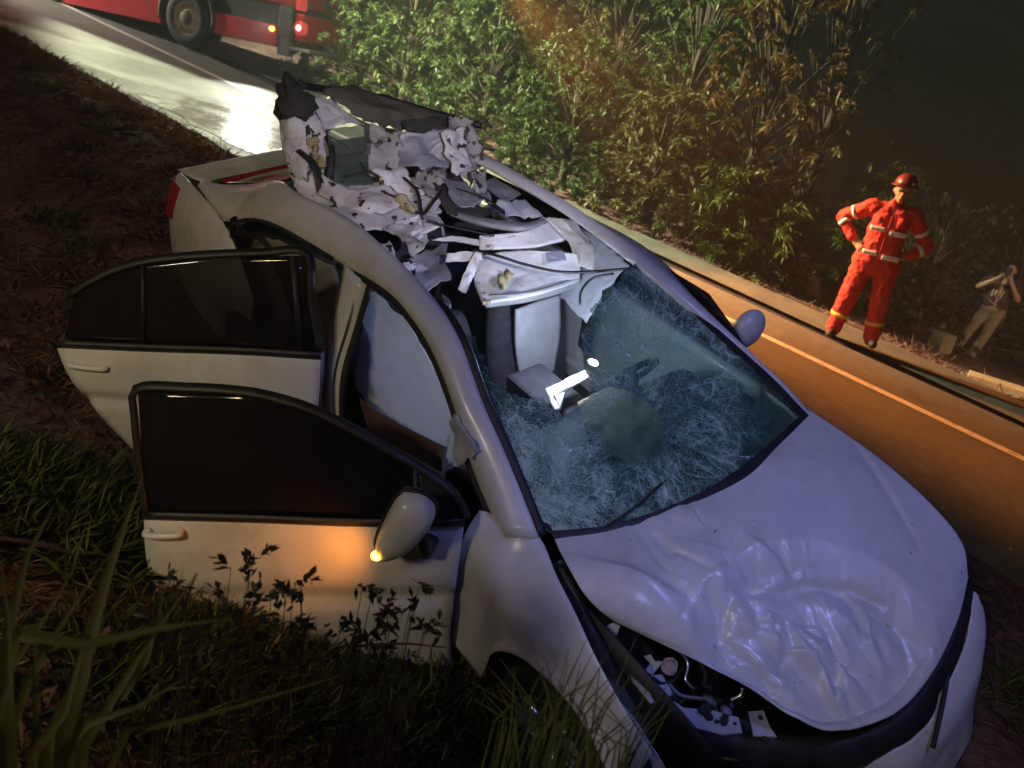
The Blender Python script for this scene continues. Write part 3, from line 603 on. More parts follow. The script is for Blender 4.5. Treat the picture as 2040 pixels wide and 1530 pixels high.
for k, P in enumerate([[(750, 490, -1.92), (775, 480, -1.92), (800, 530, -1.8), (818, 548, -1.76), (790, 530, -1.82)], [(800, 520, -1.8), (830, 522, -1.78), (822, 545, -1.74), (806, 552, -1.74)], [(880, 590, -1.3), (895, 600, -1.28), (908, 655, -1.13), (896, 655, -1.15)]]):
    sheet('torn_strip', [cx(*p) for p in P], torn if k < 2 else greymetal, .012, 12, 20 + k)

foamm = noisy('yellow_foam', [(.3, (.30, .25, .12)), (.7, (.46, .40, .22))], 20, 6, .9, .8, 60)
for k, (u, v, x) in enumerate(((628, 305, -2.66), (640, 325, -2.62), (622, 285, -2.70), (806, 402, -2.2), (815, 415, -2.15), (798, 395, -2.22), (1010, 548, -1.58), (1000, 560, -1.56))):
    c = cx(u, v, x); vs, fs = ell_g(c, (.03, .022, .03), 12, 9); mesh('foam_chunk', [p + (p - c) * 1.1 * noise.noise(Vector(p) * 40) for p in vs], fs, foamm, car)
sheet('torn_roof_skin', [cx(640, 345, -2.56), cx(700, 372, -2.45), cx(780, 368, -2.36), cx(815, 395, -2.2), cx(760, 428, -2.15), cx(690, 415, -2.3), cx(640, 385, -2.45)], torn, .035, 9, 61)
sheet('torn_roof_skin', [cx(560, 240, -2.86), cx(600, 235, -2.78), cx(618, 300, -2.68), cx(612, 360, -2.58), cx(585, 345, -2.66), cx(570, 290, -2.76)], torn, .035, 9, 62)
sheet('torn_roof_skin', [cx(735, 345, -2.46), cx(810, 335, -2.42), cx(845, 380, -2.25), cx(800, 385, -2.3)], torn, .03, 9, 63)
sheet('torn_roof_skin', [cx(880, 265, -2.5), cx(925, 255, -2.5), cx(935, 330, -2.38), cx(900, 352, -2.36)], torn, .03, 9, 64)
for k, (a, b, c_) in enumerate((((760, 380, -2.32), (800, 400, -2.2), (838, 428, -2.08)), ((905, 375, -2.2), (960, 392, -2.08), (1005, 420, -1.95)), ((640, 262, -2.76), (700, 300, -2.66), (735, 352, -2.5)), ((850, 440, -2.0), (900, 452, -1.9), (985, 470, -1.75)))):
    tube('loose_wire', [cx(*a), cx(*b), cx(*c_)], .005, black, car, seg=16)
# cabin debris under the missing roof
sheet('loose_panel', [cz(815, 515, 1.18), cz(888, 485, 1.2), cz(898, 552, 1.12), cz(848, 578, 1.08), cz(828, 545, 1.12)], greymetal, .012, 6, 30)
G = coons([cz(948, 512, 1.22), cz(1030, 500, 1.25), cz(1150, 505, 1.25)], [cz(962, 606, 1.12), cz(1060, 590, 1.13), cz(1152, 562, 1.13)], [cz(948, 512, 1.22), cz(945, 560, 1.16), cz(962, 606, 1.12)], [cz(1150, 505, 1.25), cz(1155, 530, 1.19), cz(1152, 562, 1.13)], 36, 36)
gmesh('headliner_panel', crumple(G, .010, 9, 3), tornw, car, thick=.02)
G = coons([cz(955, 590, 1.14), cz(1060, 582, 1.15), cz(1156, 552, 1.15)], [cz(968, 612, 1.07), cz(1060, 598, 1.07), cz(1158, 570, 1.07)], [cz(955, 590, 1.14), cz(968, 612, 1.07)], [cz(1156, 552, 1.15), cz(1158, 570, 1.07)], 8, 24)
gmesh('headliner_lip', G, seatlight, car, thick=.015)
G = coons([cz(955, 470, 1.33), cz(1040, 462, 1.34), cz(1080, 435, 1.36)], [cz(955, 498, 1.28), cz(1060, 492, 1.29), cz(1125, 478, 1.30)], [cz(955, 470, 1.33), cz(955, 498, 1.28)], [cz(1080, 435, 1.36), cz(1125, 478, 1.30)], 10, 26)
gmesh('roof_bow', crumple(G, .008, 10, 6), tornw, car, thick=.02)
sheet('headliner_panel', [cz(1080, 433, 1.35), cz(1140, 440, 1.33), cz(1190, 490, 1.27), cz(1185, 535, 1.2), cz(1150, 530, 1.2), cz(1130, 480, 1.28)], tornw, .02, 8, 31)
sheet('sun_visor', [cz(1088, 505, 1.29), cz(1120, 500, 1.30), cz(1128, 518, 1.28), cz(1092, 525, 1.27)], cloth, .002, 5, 32)
tube('roof_bow_tube', [cz(900, 425, 1.36), cz(960, 442, 1.36), cz(1040, 452, 1.37), cz(1085, 440, 1.38)], [.02, .035, .035, .02], greymetal, car, seg=24, flat=.6)
sheet('torn_strip', [cz(890, 505, 1.25), cz(960, 500, 1.27), cz(962, 518, 1.24), cz(888, 522, 1.22)], tornw, .006, 12, 33)
sheet('torn_strip', [cz(860, 478, 1.3), cz(900, 470, 1.32), cz(955, 478, 1.31), cz(955, 490, 1.29), cz(905, 480, 1.31)], tornw, .006, 12, 36)
sheet('hanging_strap', [cz(948, 498, 1.29), cz(962, 500, 1.28), cz(940, 555, 1.17), cz(928, 585, 1.12), cz(912, 578, 1.13), cz(922, 550, 1.18)], tornw, .006, 14, 34)
tube('cable', [cz(945, 497, 1.31), cz(1000, 512, 1.33), cz(1040, 525, 1.31), cz(1112, 541, 1.30), cz(1180, 541, 1.32), cz(1252, 535, 1.38)], .007, black, car, seg=40)
tube('cable', [cz(1222, 545, 1.36), cz(1180, 555, 1.30), cz(1158, 580, 1.25), cz(1155, 608, 1.2)], .006, black, car, seg=24)
sheet('curtain_airbag', [cz(1140, 450, 1.28), cz(1200, 470, 1.30), cz(1250, 525, 1.32), cz(1205, 575, 1.18), cz(1168, 640, 1.0), cz(1105, 578, 1.0), cz(1150, 545, 1.12)], cloth, .025, 6, 35)
# left doors, closed, seen from inside
for x0, x1 in ((-.55, -1.68), (-1.72, -2.75)):
    lp = [[(x, .80 + .02 * math.sin(math.pi * f), .30 + .66 * f) for x in np.linspace(x0, x1, 8)] for f in np.linspace(0, 1, 6)]
    gmesh('left_door_panel', surf(lp, 12, 16), paint, car, thick=.05)
    G = coons([(x, .785, .98) for x in np.linspace(x0, x1, 4)], [(max(x0 * .72 + x1 * .28, -9) * (1 - f) + x1 * f if x0 > -1 else x0 * (1 - f) + (x1 + .1) * f, .645, 1.34 - (.0 if x0 > -1 else .08 * f)) for f in (0, .33, .66, 1)],
              [(x0, .785, .98), ((x0 * .86 + x1 * .14) if x0 > -1 else x0, .72, 1.18), (x0 * .72 + x1 * .28 if x0 > -1 else x0, .645, 1.34)], [(x1, .785, .98), (x1 + .02, .72, 1.16), (x1 + (.0 if x0 > -1 else .1), .645, 1.34 - (.0 if x0 > -1 else .08))], 10, 12)
    gmesh('left_window', G, glass_dark, car, thick=.005)
band('left_centre_pillar', [(-1.70, .64, 1.36), (-1.70, .72, 1.15), (-1.70, .775, .95), (-1.70, .77, .5)], .05, felt)
mirror_l = cy(1490, 655, .93)
mesh('side_mirror', *ell_g(mirror_l, (.06, .105, .10), 20, 14, (.35, 0, 0)), paint, car)
tube('mirror_stalk', [mirror_l + (0, -.06, -.03), (mirror_l[0], .80, mirror_l[2] - .06)], .025, black, car)

# passenger side: inflated curtain airbag and a reddish reflection sheet seen through the front door opening
cu = [cy(742, 582, -.60), cy(800, 635, -.60), cy(850, 710, -.61), cy(888, 790, -.63), cy(912, 835, -.66)]
cd = [cy(706, 770, -.62), cy(760, 830, -.62), cy(820, 860, -.63), cy(860, 885, -.65), cy(885, 890, -.67)]
G = coons(cu, cd, [cu[0], cy(722, 660, -.56), cd[0]], [cu[-1], cy(908, 868, -.67), cd[-1]], 36, 36)
G[..., 1] -= .06 * np.sin(np.pi * np.linspace(0, 1, 36))[:, None] * np.sin(np.pi * np.linspace(0, 1, 36))[None]
gmesh('curtain_airbag', crumple(crumple(G, .022, 7, 9, None, False), .008, 16, 3), cloth, car, thick=.02)
sheet('pillar_airbag', [cy(905, 820, -.72), cy(925, 850, -.72), cy(948, 900, -.74), cy(900, 925, -.76), cy(886, 915, -.74), cy(892, 860, -.72)], cloth, .015, 8, 40)
sheet('seat_reflection', [cy(715, 790, -.70), cy(760, 825, -.70), cy(885, 890, -.72), cy(880, 940, -.76), cy(760, 870, -.75), cy(735, 860, -.74)], noisy('maroon_reflection', [(.3, (.07, .035, .04)), (.7, (.13, .07, .075))], 9, 5, .6, .3, 60), .01, 8, 41)  # maroon colour stands in for a brownish-red reflection on the seat back
sheet('inner_panel', [cy(475, 470, -.60), cy(560, 480, -.58), cy(660, 530, -.56), cy(690, 600, -.60), cy(660, 680, -.66), cy(600, 690, -.68), cy(500, 600, -.68)], noisy('beige_trim', [(.3, (.20, .18, .14)), (.7, (.32, .29, .23))], 6, 5, .7, .3, 50), .02, 5, 42)

# lit interior lamp and its bright trim
lampm = emis('interior_lamp', (.85, 1.0, .92), 16)
lc = cz(1182, 722, .97)
mesh('interior_lamp', *ell_g(lc, (.03, .022, .010)), lampm, car)
pl = lamp('interior_lamp_light', 'POINT', (0, 0, 0), 10, (.66, .76, 1.0), radius=.04); pl.parent = car; pl.location = lc + np.array([-.06, -.18, .16])
sheet('console_trim', [cz(1088, 775, .93), cz(1165, 738, .95), cz(1172, 752, .95), cz(1102, 786, .93), cz(1116, 815, .90), cz(1104, 818, .90)], paint, .002, 5, 43)
box('centre_console', (-1.35, -.10, .27), (-.95, .12, .86), seatdark, car, bevel=.02)

# open doors on the passenger side
def open_door(name, hx, phi, skin, belt_pts, frame_top, glass_in, handle, label, tumb=.38, gm=glass_dark):
    a = math.radians(phi); d = np.array([-math.cos(a), -math.sin(a), 0]); n = np.array([math.sin(a), -math.cos(a), 0])  # n faces outwards
    p0 = np.array([hx, -.84, 0]); root = empty(name); root.parent = car; setp(root, label=label)
    lo_ = lambda q: cpl(*q, p0, n)
    zb = np.mean([lo_(q)[2] for q in belt_pts]); up = np.array([0, 0, 1.]) - n * tumb; nt = np.cross(d, up); pb = p0 + np.array([0, 0, zb])
    hi_ = lambda q: cpl(*q, pb, nt)
    top = [lo_(q) for q in belt_pts]; r0, r1 = [lo_(q) for q in skin[0]], [lo_(q) for q in skin[1]]
    bot = [r0[-1], (r0[-1] + r1[-1]) / 2, r1[-1]]
    G = coons(top, bot, r0, r1, 26, 30); f = np.linspace(0, 1, 26)
    G = G + n * (.045 * np.sin(np.pi * f ** .7) - .02 * np.exp(-((f - .42) / .05) ** 2))[:, None, None]
    gmesh('door_skin', G, paint, root, thick=.004)
    gmesh('door_inner', coons(top, bot, r0, r1, 8, 8) - n * .09, black, root, thick=.01)
    e = np.concatenate([arc(r0, 20), arc(bot, 20), arc(r1, 20)[::-1]]); gmesh('door_edge', np.stack([e, e - n * .09], 1), paint, root)
    fr = [hi_(q) for q in frame_top]; tube('window_frame', fr, .022, black, root, seg=50, flat=.6)
    gl = [hi_(q) for q in glass_in]; poly('window_glass', gl, gm, root, .005)
    bt = arc(top, 20); gmesh('belt_trim', np.stack([bt + n * .012 + (0, 0, .02), bt + n * .02, bt + n * .012 - (0, 0, .016)], 1), black, root, thick=.01)
    if handle:
        h0, h1 = lo_(handle[0]) + n * .05, lo_(handle[1]) + n * .05; tube('door_handle', [h0 - n * .03, h0, h1, h1 - n * .03], .013, paint, root, seg=20)
    return root, lo_, hi_, n, d
fd, lo_, hi_, n_, d_ = open_door('front_door', -.56, 52, ([(926, 1036), (912, 1130), (898, 1250), (900, 1330)], [(288, 1022), (300, 1100), (322, 1190), (350, 1350)]), [(926, 1036), (720, 1036), (500, 1028), (288, 1022)],
    [(930, 1030), (905, 985), (870, 955), (780, 898), (650, 828), (560, 795), (480, 779), (370, 772), (272, 774), (268, 830), (278, 930), (290, 1022)], [(915, 1030), (870, 958), (780, 902), (650, 832), (480, 783), (275, 778), (290, 1020), (600, 1028)], ((302, 1046), (362, 1046)), 'open front door with side mirror and lit amber repeater')
pq1, pq2 = hi_((828, 930)), hi_((830, 1030)); tube('window_divider', [pq1 + n_ * .01, pq2 + n_ * .01], .012, black, fd)
poly('mirror_sail', [hi_((905, 985)) + n_ * .012, hi_((930, 1030)) + n_ * .012, hi_((845, 1030)) + n_ * .012, hi_((835, 938)) + n_ * .012], black, fd, .006)
mpl = lambda u, v, k=.15: cpl(u, v, np.array([-.56, -.84, 0]) + n_ * k, n_)
ms_c = [mpl(*q) for q in ((803, 997), (840, 1003), (865, 1024), (860, 1048), (832, 1082), (800, 1106), (768, 1117), (746, 1112), (748, 1088), (766, 1046), (785, 1012))]; mc = np.mean(ms_c, 0)
def mirror_shell():
    vs, fs = [], []; base = arc(ms_c + [ms_c[0]], 33)[:-1]; c = np.mean(base, 0); m = len(base)
    for r, dep in ((.97, -.07), (1.0, -.03), (.97, .0), (.86, .022), (.6, .036), (.2, .042)):
        for p in base: vs.append(c + (p - c) * r + n_ * dep)
    for i in range(5):
        for k in range(m): fs.append((i * m + k, i * m + (k + 1) % m, (i + 1) * m + (k + 1) % m, (i + 1) * m + k))
    fs += [tuple(range(m))[::-1], tuple(5 * m + k for k in range(m))]; return vs, fs
mesh('side_mirror', *mirror_shell(), paint, fd)
tube('mirror_rim', [p - n_ * .05 for p in ms_c + [ms_c[0]]], .009, black, fd, seg=40)
tube('mirror_base', [lo_((862, 1058)) + n_ * .03, lo_((852, 1062)) + n_ * .09, mpl(842, 1066, .11)], [.03, .028, .02], black, fd, seg=12)
amber = emis('amber_lamp', (1.0, .42, .04), 14); ac = mpl(750, 1107, .165)
mesh('turn_signal', *ell_g(ac, (.02, .02, .014)), amber, fd)
al = lamp('turn_signal_light', 'SPOT', (0, 0, 0), 3.8, (1, .30, .04), Vector((d_ * .75 - n_ * .55 - np.array([0, 0, .25])).tolist()), 125, .9, .02); al.parent = fd; al.location = ac + d_ * .05 + n_ * .09 - np.array([0, 0, .05])
rd, lo2, hi2, n2_, d2_ = open_door('rear_door', -1.66, 54, ([(640, 706), (640, 760), (636, 830), (640, 960)], [(112, 682), (150, 745), (205, 815), (275, 905)]), [(640, 706), (480, 696), (300, 690), (112, 682)],
    [(640, 700), (622, 600), (611, 505), (520, 503), (400, 508), (300, 518), (225, 538), (165, 568), (138, 588)], [(634, 700), (607, 509), (400, 513), (250, 530), (150, 580), (128, 676), (400, 688)], ((150, 715), (215, 722)), 'open rear door with dark tinted window', gm=mat('smoked_glass', (.012, .010, .012), .06, Alpha=.72))
q1, q2 = hi2((286, 524)), hi2((288, 685)); tube('window_divider', [q1 + n2_ * .008, q2 + n2_ * .008], .010, black, rd)
q1, q2 = hi2((584, 508)), hi2((600, 700)); tube('window_divider', [q1 + n2_ * .01, q2 + n2_ * .01], .016, black, rd)

# front end: bare radiator support, torn bumper, missing headlight
arcp = [cz(1922, 1165, .76), cz(1908, 1240, .70), cz(1868, 1340, .66), cz(1800, 1430, .63), cz(1700, 1478, .62), cz(1560, 1480, .62), cz(1420, 1465, .60), cz(1310, 1425, .62), cz(1230, 1350, .70), cz(1180, 1265, .80), cz(1140, 1180, .88), cz(1110, 1120, .92)]
A = arc(arcp, 70); wj = np.array([.045 + .02 * noise.noise(Vector(p) * 7) for p in A]); c0 = np.array([.1, 0, .55])
def radial(p): r = (p - c0) * (1, 1, 0); return r / np.linalg.norm(r)
Gs = np.array([[p - radial(p) * w * .5 + (0, 0, .01), p, p + radial(p) * w * .9 - (0, 0, .03), p + radial(p) * w * .9 - (0, 0, .14)] for p, w in zip(A, wj)])
gmesh('radiator_support', crumple(Gs, .006, 14, 3), black, car, thick=.02)
box('engine_bay_tray', (-.50, -.66, .25), (.70, .66, .32), felt, car)
box('engine_block', (-.40, -.25, .30), (.25, .35, .70), felt, car, bevel=.03)
gmesh('inner_fender', np.array([[(x, -.66 + .10 * max(0, x), z) for z in (.32, .6, .84 - .25 * max(0, x))] for x in np.linspace(-.5, .5, 8)]), black, car, thick=.01)
gmesh('inner_fender', np.array([[(x, .66 - .10 * max(0, x), z) for z in (.32, .6, .80 - .25 * max(0, x))] for x in np.linspace(-.5, .5, 8)]), black, car, thick=.01)
brk = noisy('bracket_steel', [(.3, (.42, .42, .45)), (.7, (.60, .60, .64))], 8, 6, .5, .3, 40)
def holed(name, outline, holes, m, z, amp=.004):
    bm = bmesh.new(); vs = [bm.verts.new(Vector(cz(u, v, z + dz))) for u, v, dz in outline]; bm.faces.new(vs)
    bmesh.ops.triangulate(bm, faces=bm.faces[:]); me = bpy.data.meshes.new(name); bm.to_mesh(me); bm.free(); o = bpy.data.objects.new(name, me); C.objects.link(o); me.materials.append(m); o.parent = car
    md = o.modifiers.new('thickness', 'SOLIDIFY'); md.thickness = .008
    for u, v, r in holes:
        c = cz(u, v, z + .012); vs, fs = lathe_g([(r, 0), (r * .5, -.001), (0.0005, -.001)], 'z', c, 12); mesh('bolt_hole', vs, fs, black, o)
    return o
holed('headlight_bracket', [(1318, 1405, .02), (1340, 1398, .02), (1360, 1412, .01), (1420, 1418, 0), (1470, 1432, 0), (1478, 1462, 0), (1440, 1466, 0), (1385, 1452, 0), (1350, 1432, .01), (1325, 1430, .02)], [(1380, 1421, .008), (1412, 1428, .016), (1428, 1437, .008), (1446, 1441, .006), (1464, 1441, .006)], brk, .66)
holed('headlight_bracket', [(1490, 1420, 0), (1520, 1418, 0), (1532, 1450, 0), (1546, 1470, 0), (1500, 1468, 0)], [], brk, .66)
holed('battery_box', [(1270, 1350, 0), (1318, 1346, .01), (1340, 1385, 0), (1305, 1402, 0), (1285, 1385, 0)], [], brk, .70)
holed('headlight_bracket', [(1282, 1308, .02), (1296, 1305, .02), (1305, 1318, .02), (1320, 1318, .02), (1300, 1345, .0), (1285, 1338, 0), (1296, 1322, .01)], [], brk, .72)
holed('headlight_bracket', [(1256, 1322, 0), (1270, 1335, 0), (1302, 1400, 0), (1296, 1404, 0), (1258, 1356, 0)], [], brk, .72)
holed('hood_latch', [(1205, 1250, 0), (1222, 1240, .02), (1236, 1246, .02), (1230, 1262, 0), (1222, 1272, 0)], [], brk, .80)
cap = cz(1335, 1325, .74); vs, fs = lathe_g([(.0, .012), (.016, .012), (.018, .0), (.026, .0), (.026, .008), (.028, -.02)], 'z', cap, 18); mesh('filler_cap', vs, fs, noisy('pink_plastic', [(.3, (.55, .42, .45)), (.7, (.7, .55, .58))], 9, 4, .5, .1), car)
for k, P in enumerate([[(1345, 1290, .76), (1370, 1320, .73), (1366, 1355, .7), (1385, 1375, .68)], [(1395, 1318, .75), (1405, 1345, .72), (1402, 1365, .7), (1420, 1370, .7)], [(1330, 1360, .70), (1355, 1385, .68), (1400, 1392, .67)], [(1455, 1395, .68), (1475, 1385, .7), (1480, 1370, .72)], [(1300, 1350, .73), (1320, 1362, .71), (1345, 1352, .71), (1360, 1330, .72)]]):
    tube('engine_hose', [cz(*p) for p in P], .007 + .004 * (k % 2), (chrome, black, greymetal)[k % 3], car, seg=18)
for k in range(26):
    u, v = 1300 + 230 * random.random(), 0; v = 1300 + (u - 1300) * .5 + 70 * random.random(); c = cz(u, v, .62 + .06 * random.random()); r = .008 + .018 * random.random()
    vs, fs = ell_g(c, (r * (1 + random.random()), r, r * .7), 8, 5, (random.random(), random.random(), random.random() * 3)); mesh('engine_fitting', vs, fs, random.choice((black, greymetal, felt, felt)), car, smooth=k % 2 == 0)
def bumper(name, inner, outer, under, seed):
    i_, o_, u_ = arc(inner, 40), arc(outer, 40), arc(under, 40); G = np.stack([i_, i_ * .45 + o_ * .55 + (0, 0, .015), o_, o_ * .5 + u_ * .5, u_], 1)
    gmesh(name, crumple(surf(G, 60, 18), .012, 5, seed), paint, car, thick=.005)
bumper('front_bumper', [cz(1936, 1175, .70), cz(1932, 1250, .66), cz(1900, 1335, .62), cz(1860, 1400, .60), cz(1838, 1450, .58), cz(1760, 1500, .56), cz(1640, 1512, .55)],
       [cz(1952, 1200, .66), cz(1962, 1240, .60), cz(1958, 1330, .56), cz(1930, 1400, .53), cz(1890, 1465, .50), cz(1800, 1545, .47), cz(1640, 1570, .46)],
       [(.58, .86, .45), (.72, .80, .38), (.88, .60, .32), (.94, .4, .30), (.96, .2, .28), (.95, 0, .28), (.93, -.2, .28)], 3)
tube('bumper_gap', [cz(1890, 1330, .645), cz(1878, 1400, .62), cz(1858, 1490, .56)], .009, black, car, seg=14)
bumper('front_bumper', [cz(1300, 1492, .60), cz(1262, 1430, .66), cz(1236, 1400, .70)][::-1], [cz(1360, 1600, .46), cz(1300, 1560, .48), cz(1270, 1500, .50)][::-1], [(.45, -.80, .40), (.55, -.74, .34), (.7, -.6, .30)], 5)
for k in range(5):
    tube('grille_bar', [cz(1300 + 10 * k, 1478 + 9 * k, .55 - .035 * k), cz(1420 + 10 * k, 1530 + 10 * k, .52 - .035 * k), cz(1560, 1560 + 12 * k, .5 - .04 * k)], .008, black if k % 2 else chrome, car, seg=14)
orl = mat('orange_reflection', (.5, .16, .03), .25); tube('orange_glint', [cz(1440, 1506, .56), cz(1500, 1508, .56), cz(1565, 1504, .56)], .014, orl, car, seg=12, flat=.5)  # orange reflection low on the bumper, put in as a coloured strip

# wheels
def wheel(x, y):
    s = 1 if y > 0 else -1; r = empty('wheel', (x, y, .31)); r.parent = car
    vs, fs = lathe_g([(.20, -.10), (.27, -.105), (.30, -.09), (.31, -.05), (.312, 0), (.31, .05), (.30, .09), (.27, .105), (.20, .10)]); mesh('tyre', vs, fs, rubber, r)
    vs, fs = lathe_g([(.205, s * .10), (.20, s * .06), (.17, s * .03), (.06, s * .05), (.0, s * .055)]); mesh('rim', vs, fs, greymetal, r)
    for k in range(5):
        a = 2 * math.pi * k / 5; tube('spoke', [(.04 * math.cos(a), s * .075, .04 * math.sin(a)), (.195 * math.cos(a), s * .092, .195 * math.sin(a))], .024, chrome, r, flat=.5)
for x, y in ((0, -.755), (0, .755), (-2.65, -.755), (-2.65, .755)): wheel(x, y)

# ------------------------------------------------------------------ red rescue truck, parked on the far verge
tw = wroad(352, 94); sT = float(tw[:2] @ NV) + .15; tT = float(tw[:2] @ TV)
tx, ty = st(sT, tT); slope_t = -.08 * TV[0] + .04 * TV[1]
truck = empty('rescue_truck', (tx, ty, plane(tx, ty) + .03)); truck.rotation_euler = (0, math.radians(-.5), math.atan2(TV[1], TV[0]) + math.radians(16))
setp(truck, label='red rescue truck with cream panel parked beside the road, amber side lamp lit', category='truck')
# local frame: x towards its rear end (right in the picture), y away from the road, z up
redp = noisy('red_paint', [(.3, (.56, .02, .035)), (.7, (.66, .03, .045))], 2.5, 6, .35, .05, 30, Coat_Weight=.5)
cream = noisy('cream_panel', [(.3, (.42, .33, .25)), (.7, (.5, .4, .31))], 3, 5, .5, .05)
box('rear_body', (.75, .02, 1.04), (2.32, 2.35, 3.2), redp, truck, bevel=.04)
box('front_body', (-5.2, .02, .98), (.749, 2.35, 3.1), redp, truck, bevel=.04)
box('chassis_skirt', (.62, .06, .69), (2.30, 2.3, 1.045), black, truck, bevel=.02)
box('lower_panel', (.62, .03, .34), (2.02, .12, .70), redp, truck, bevel=.02)
box('lower_panel', (-5.0, .03, .30), (-.62, .12, .99), redp, truck, bevel=.02)
box('corner_post', (2.03, .045, .22), (2.30, .14, 1.3), noisy('grey_trim', [(.3, (.10, .09, .12)), (.7, (.16, .15, .18))], 5, 5, .6, .1), truck, bevel=.02)
box('cream_panel', (1.45, -.004, 1.22), (2.05, .03, 2.2), cream, truck, bevel=.01)
box('side_window', (-3.5, -.004, 1.7), (-1.2, .03, 2.5), glass_dark, truck, bevel=.02)
gmesh('wheel_arch', np.array([[(.63 * math.cos(a), y, .52 + .63 * math.sin(a)) for y in (-.012, .4)] for a in np.linspace(-.2, math.pi + .2, 24)]), black, truck, thick=.05)
vs, fs = lathe_g([(.63, 0), (.02, 0)], 'y', (0, .3, .52), 32); mesh('wheel_arch_back', vs, fs, black, truck)
def truck_wheel(x):
    r = empty('wheel', (x, .12, .50)); r.parent = truck
    vs, fs = lathe_g([(.29, -.12), (.36, -.135), (.46, -.12), (.495, -.07), (.50, 0), (.495, .1), (.46, .15)], n=44); mesh('tyre', vs, fs, rubber, r)
    vs, fs = lathe_g([(.30, -.115), (.28, -.10), (.265, -.03), (.20, -.02), (.185, -.06), (.13, -.10), (.0, -.11)], n=40); mesh('rim', vs, fs, noisy('rim_paint', [(.3, (.42, .34, .24)), (.7, (.58, .48, .36))], 9, 6, .5, .2), r)
    vs, fs = lathe_g([(.135, -.098), (.12, -.135), (.06, -.15), (0, -.152)], n=24); mesh('hub', vs, fs, noisy('hub_rust', [(.3, (.12, .08, .05)), (.7, (.2, .14, .09))], 30, 5, .7, .5), r)
    for k in range(10):
        a = 2 * math.pi * k / 10; vs, fs = ell_g((.168 * math.cos(a), -.078, .168 * math.sin(a)), (.016, .02, .016), 8, 5); mesh('lug_nut', vs, fs, chrome, r)
    for k in range(12):
        a = 2 * math.pi * (k + .5) / 12; vs, fs = lathe_g([(.018, 0), (.0005, -.001)], 'y', (.232 * math.cos(a), -.032, .232 * math.sin(a)), 10); mesh('vent_hole', vs, fs, black, r)
truck_wheel(0); truck_wheel(-3.6)
mesh('side_lamp', *ell_g((1.92, .02, .62), (.055, .03, .04)), emis('amber_marker', (1, .5, .05), 7), truck)
tlm = mat('truck_red_lens', (.5, .03, .03), .2, Emission_Color=(1, .1, .08, 1), Emission_Strength=.35)
box('tail_light', (2.305, .10, 1.0), (2.40, .34, 2.3), tlm, truck, bevel=.03)
vs, fs = lathe_g([(.13, .02), (.12, -.05), (.06, -.065), (0, -.065)], 'y', (2.43, .16, .72), 24); mesh('rear_lamp', vs, fs, tlm, truck)
vs, fs = lathe_g([(.055, .0), (.05, -.02), (0, -.02)], 'y', (2.43, .09, .72), 16); mesh('reverse_lamp', vs, fs, emis('pale_lamp', (1, .85, .75), 1.2), truck)
box('rear_plate', (2.32, .12, .5), (2.5, 2.2, .95), redp, truck, bevel=.02)
box('rear_step', (2.32, .02, .34), (2.75, 2.3, .40), greymetal, truck, bevel=.01)

# ------------------------------------------------------------------ people
def capsule(a, b, ra, rb, n=14):
    a, b = np.array(a, float), np.array(b, float); x, y, d = frame_at(b - a); vs, fs = [], []; m = 5; rings = []
    for i in range(m + 1): t = math.pi / 2 * (1 - i / m); rings.append((a - d * ra * math.sin(t), ra * math.cos(t)))
    for i in range(m + 1): t = math.pi / 2 * i / m; rings.append((b + d * rb * math.sin(t), rb * math.cos(t)))
    for c, r in rings:
        for k in range(n): w = 2 * math.pi * k / n; vs.append(c + (x * math.cos(w) + y * math.sin(w)) * max(r, 1e-4))
    for i in range(len(rings) - 1):
        for k in range(n): fs.append((i * n + k, i * n + (k + 1) % n, (i + 1) * n + (k + 1) % n, (i + 1) * n + k))
    return vs, fs
def fused(name, parts, m, parent, vox=.012, smooth=4, wrinkle=0):
    vs, fs = join(parts); o = mesh(name, vs, fs, m, parent)
    r = o.modifiers.new('fuse', 'REMESH'); r.mode = 'VOXEL'; r.voxel_size = vox; r.use_smooth_shade = True
    s = o.modifiers.new('smooth', 'SMOOTH'); s.iterations = smooth; s.factor = .5
    if wrinkle:
        tx_ = bpy.data.textures.new(name + '_folds', 'CLOUDS'); tx_.noise_scale = .075; tx_.noise_depth = 3; dm = o.modifiers.new('folds', 'DISPLACE'); dm.texture = tx_; dm.strength = wrinkle; dm.mid_level = .5; dm.texture_coords = 'LOCAL'
    return o
skin_m = noisy('skin', [(.3, (.36, .19, .12)), (.7, (.46, .26, .18))], 12, 5, .55, .1, 60)
def hand(wrist, fwd, palm_n, curl=.6, sc=1.0, side=1):
    fwd = np.array(fwd, float); fwd /= np.linalg.norm(fwd); pn = np.array(palm_n, float); pn -= fwd * (pn @ fwd); pn /= np.linalg.norm(pn); lat = np.cross(fwd, pn) * side
    w = np.array(wrist, float); P = []
    for k in (-.028, -.01, .01, .028): P.append(capsule(w, w + fwd * .085 * sc + lat * k * sc, .019 * sc, .015 * sc, 8))
    for k, ln in ((-.03, .062), (-.01, .075), (.011, .080), (.031, .072)):
        a = w + fwd * .09 * sc + lat * k * sc; b = a + (fwd * math.cos(curl * .5) + pn * math.sin(curl * .5)) * ln * .5 * sc; c = b + (fwd * math.cos(curl * 1.5) + pn * math.sin(curl * 1.5)) * ln * .5 * sc
        P += [capsule(a, b, .0095 * sc, .009 * sc, 8), capsule(b, c, .009 * sc, .007 * sc, 8)]
    a = w + lat * .03 * sc + fwd * .02 * sc; b = a + (lat * .8 + fwd * .7 + pn * .3) * .035 * sc; P += [capsule(a, b, .013 * sc, .011 * sc, 8), capsule(b, b + (fwd * .9 + lat * .2 + pn * .4) * .03 * sc, .011 * sc, .008 * sc, 8)]
    return P
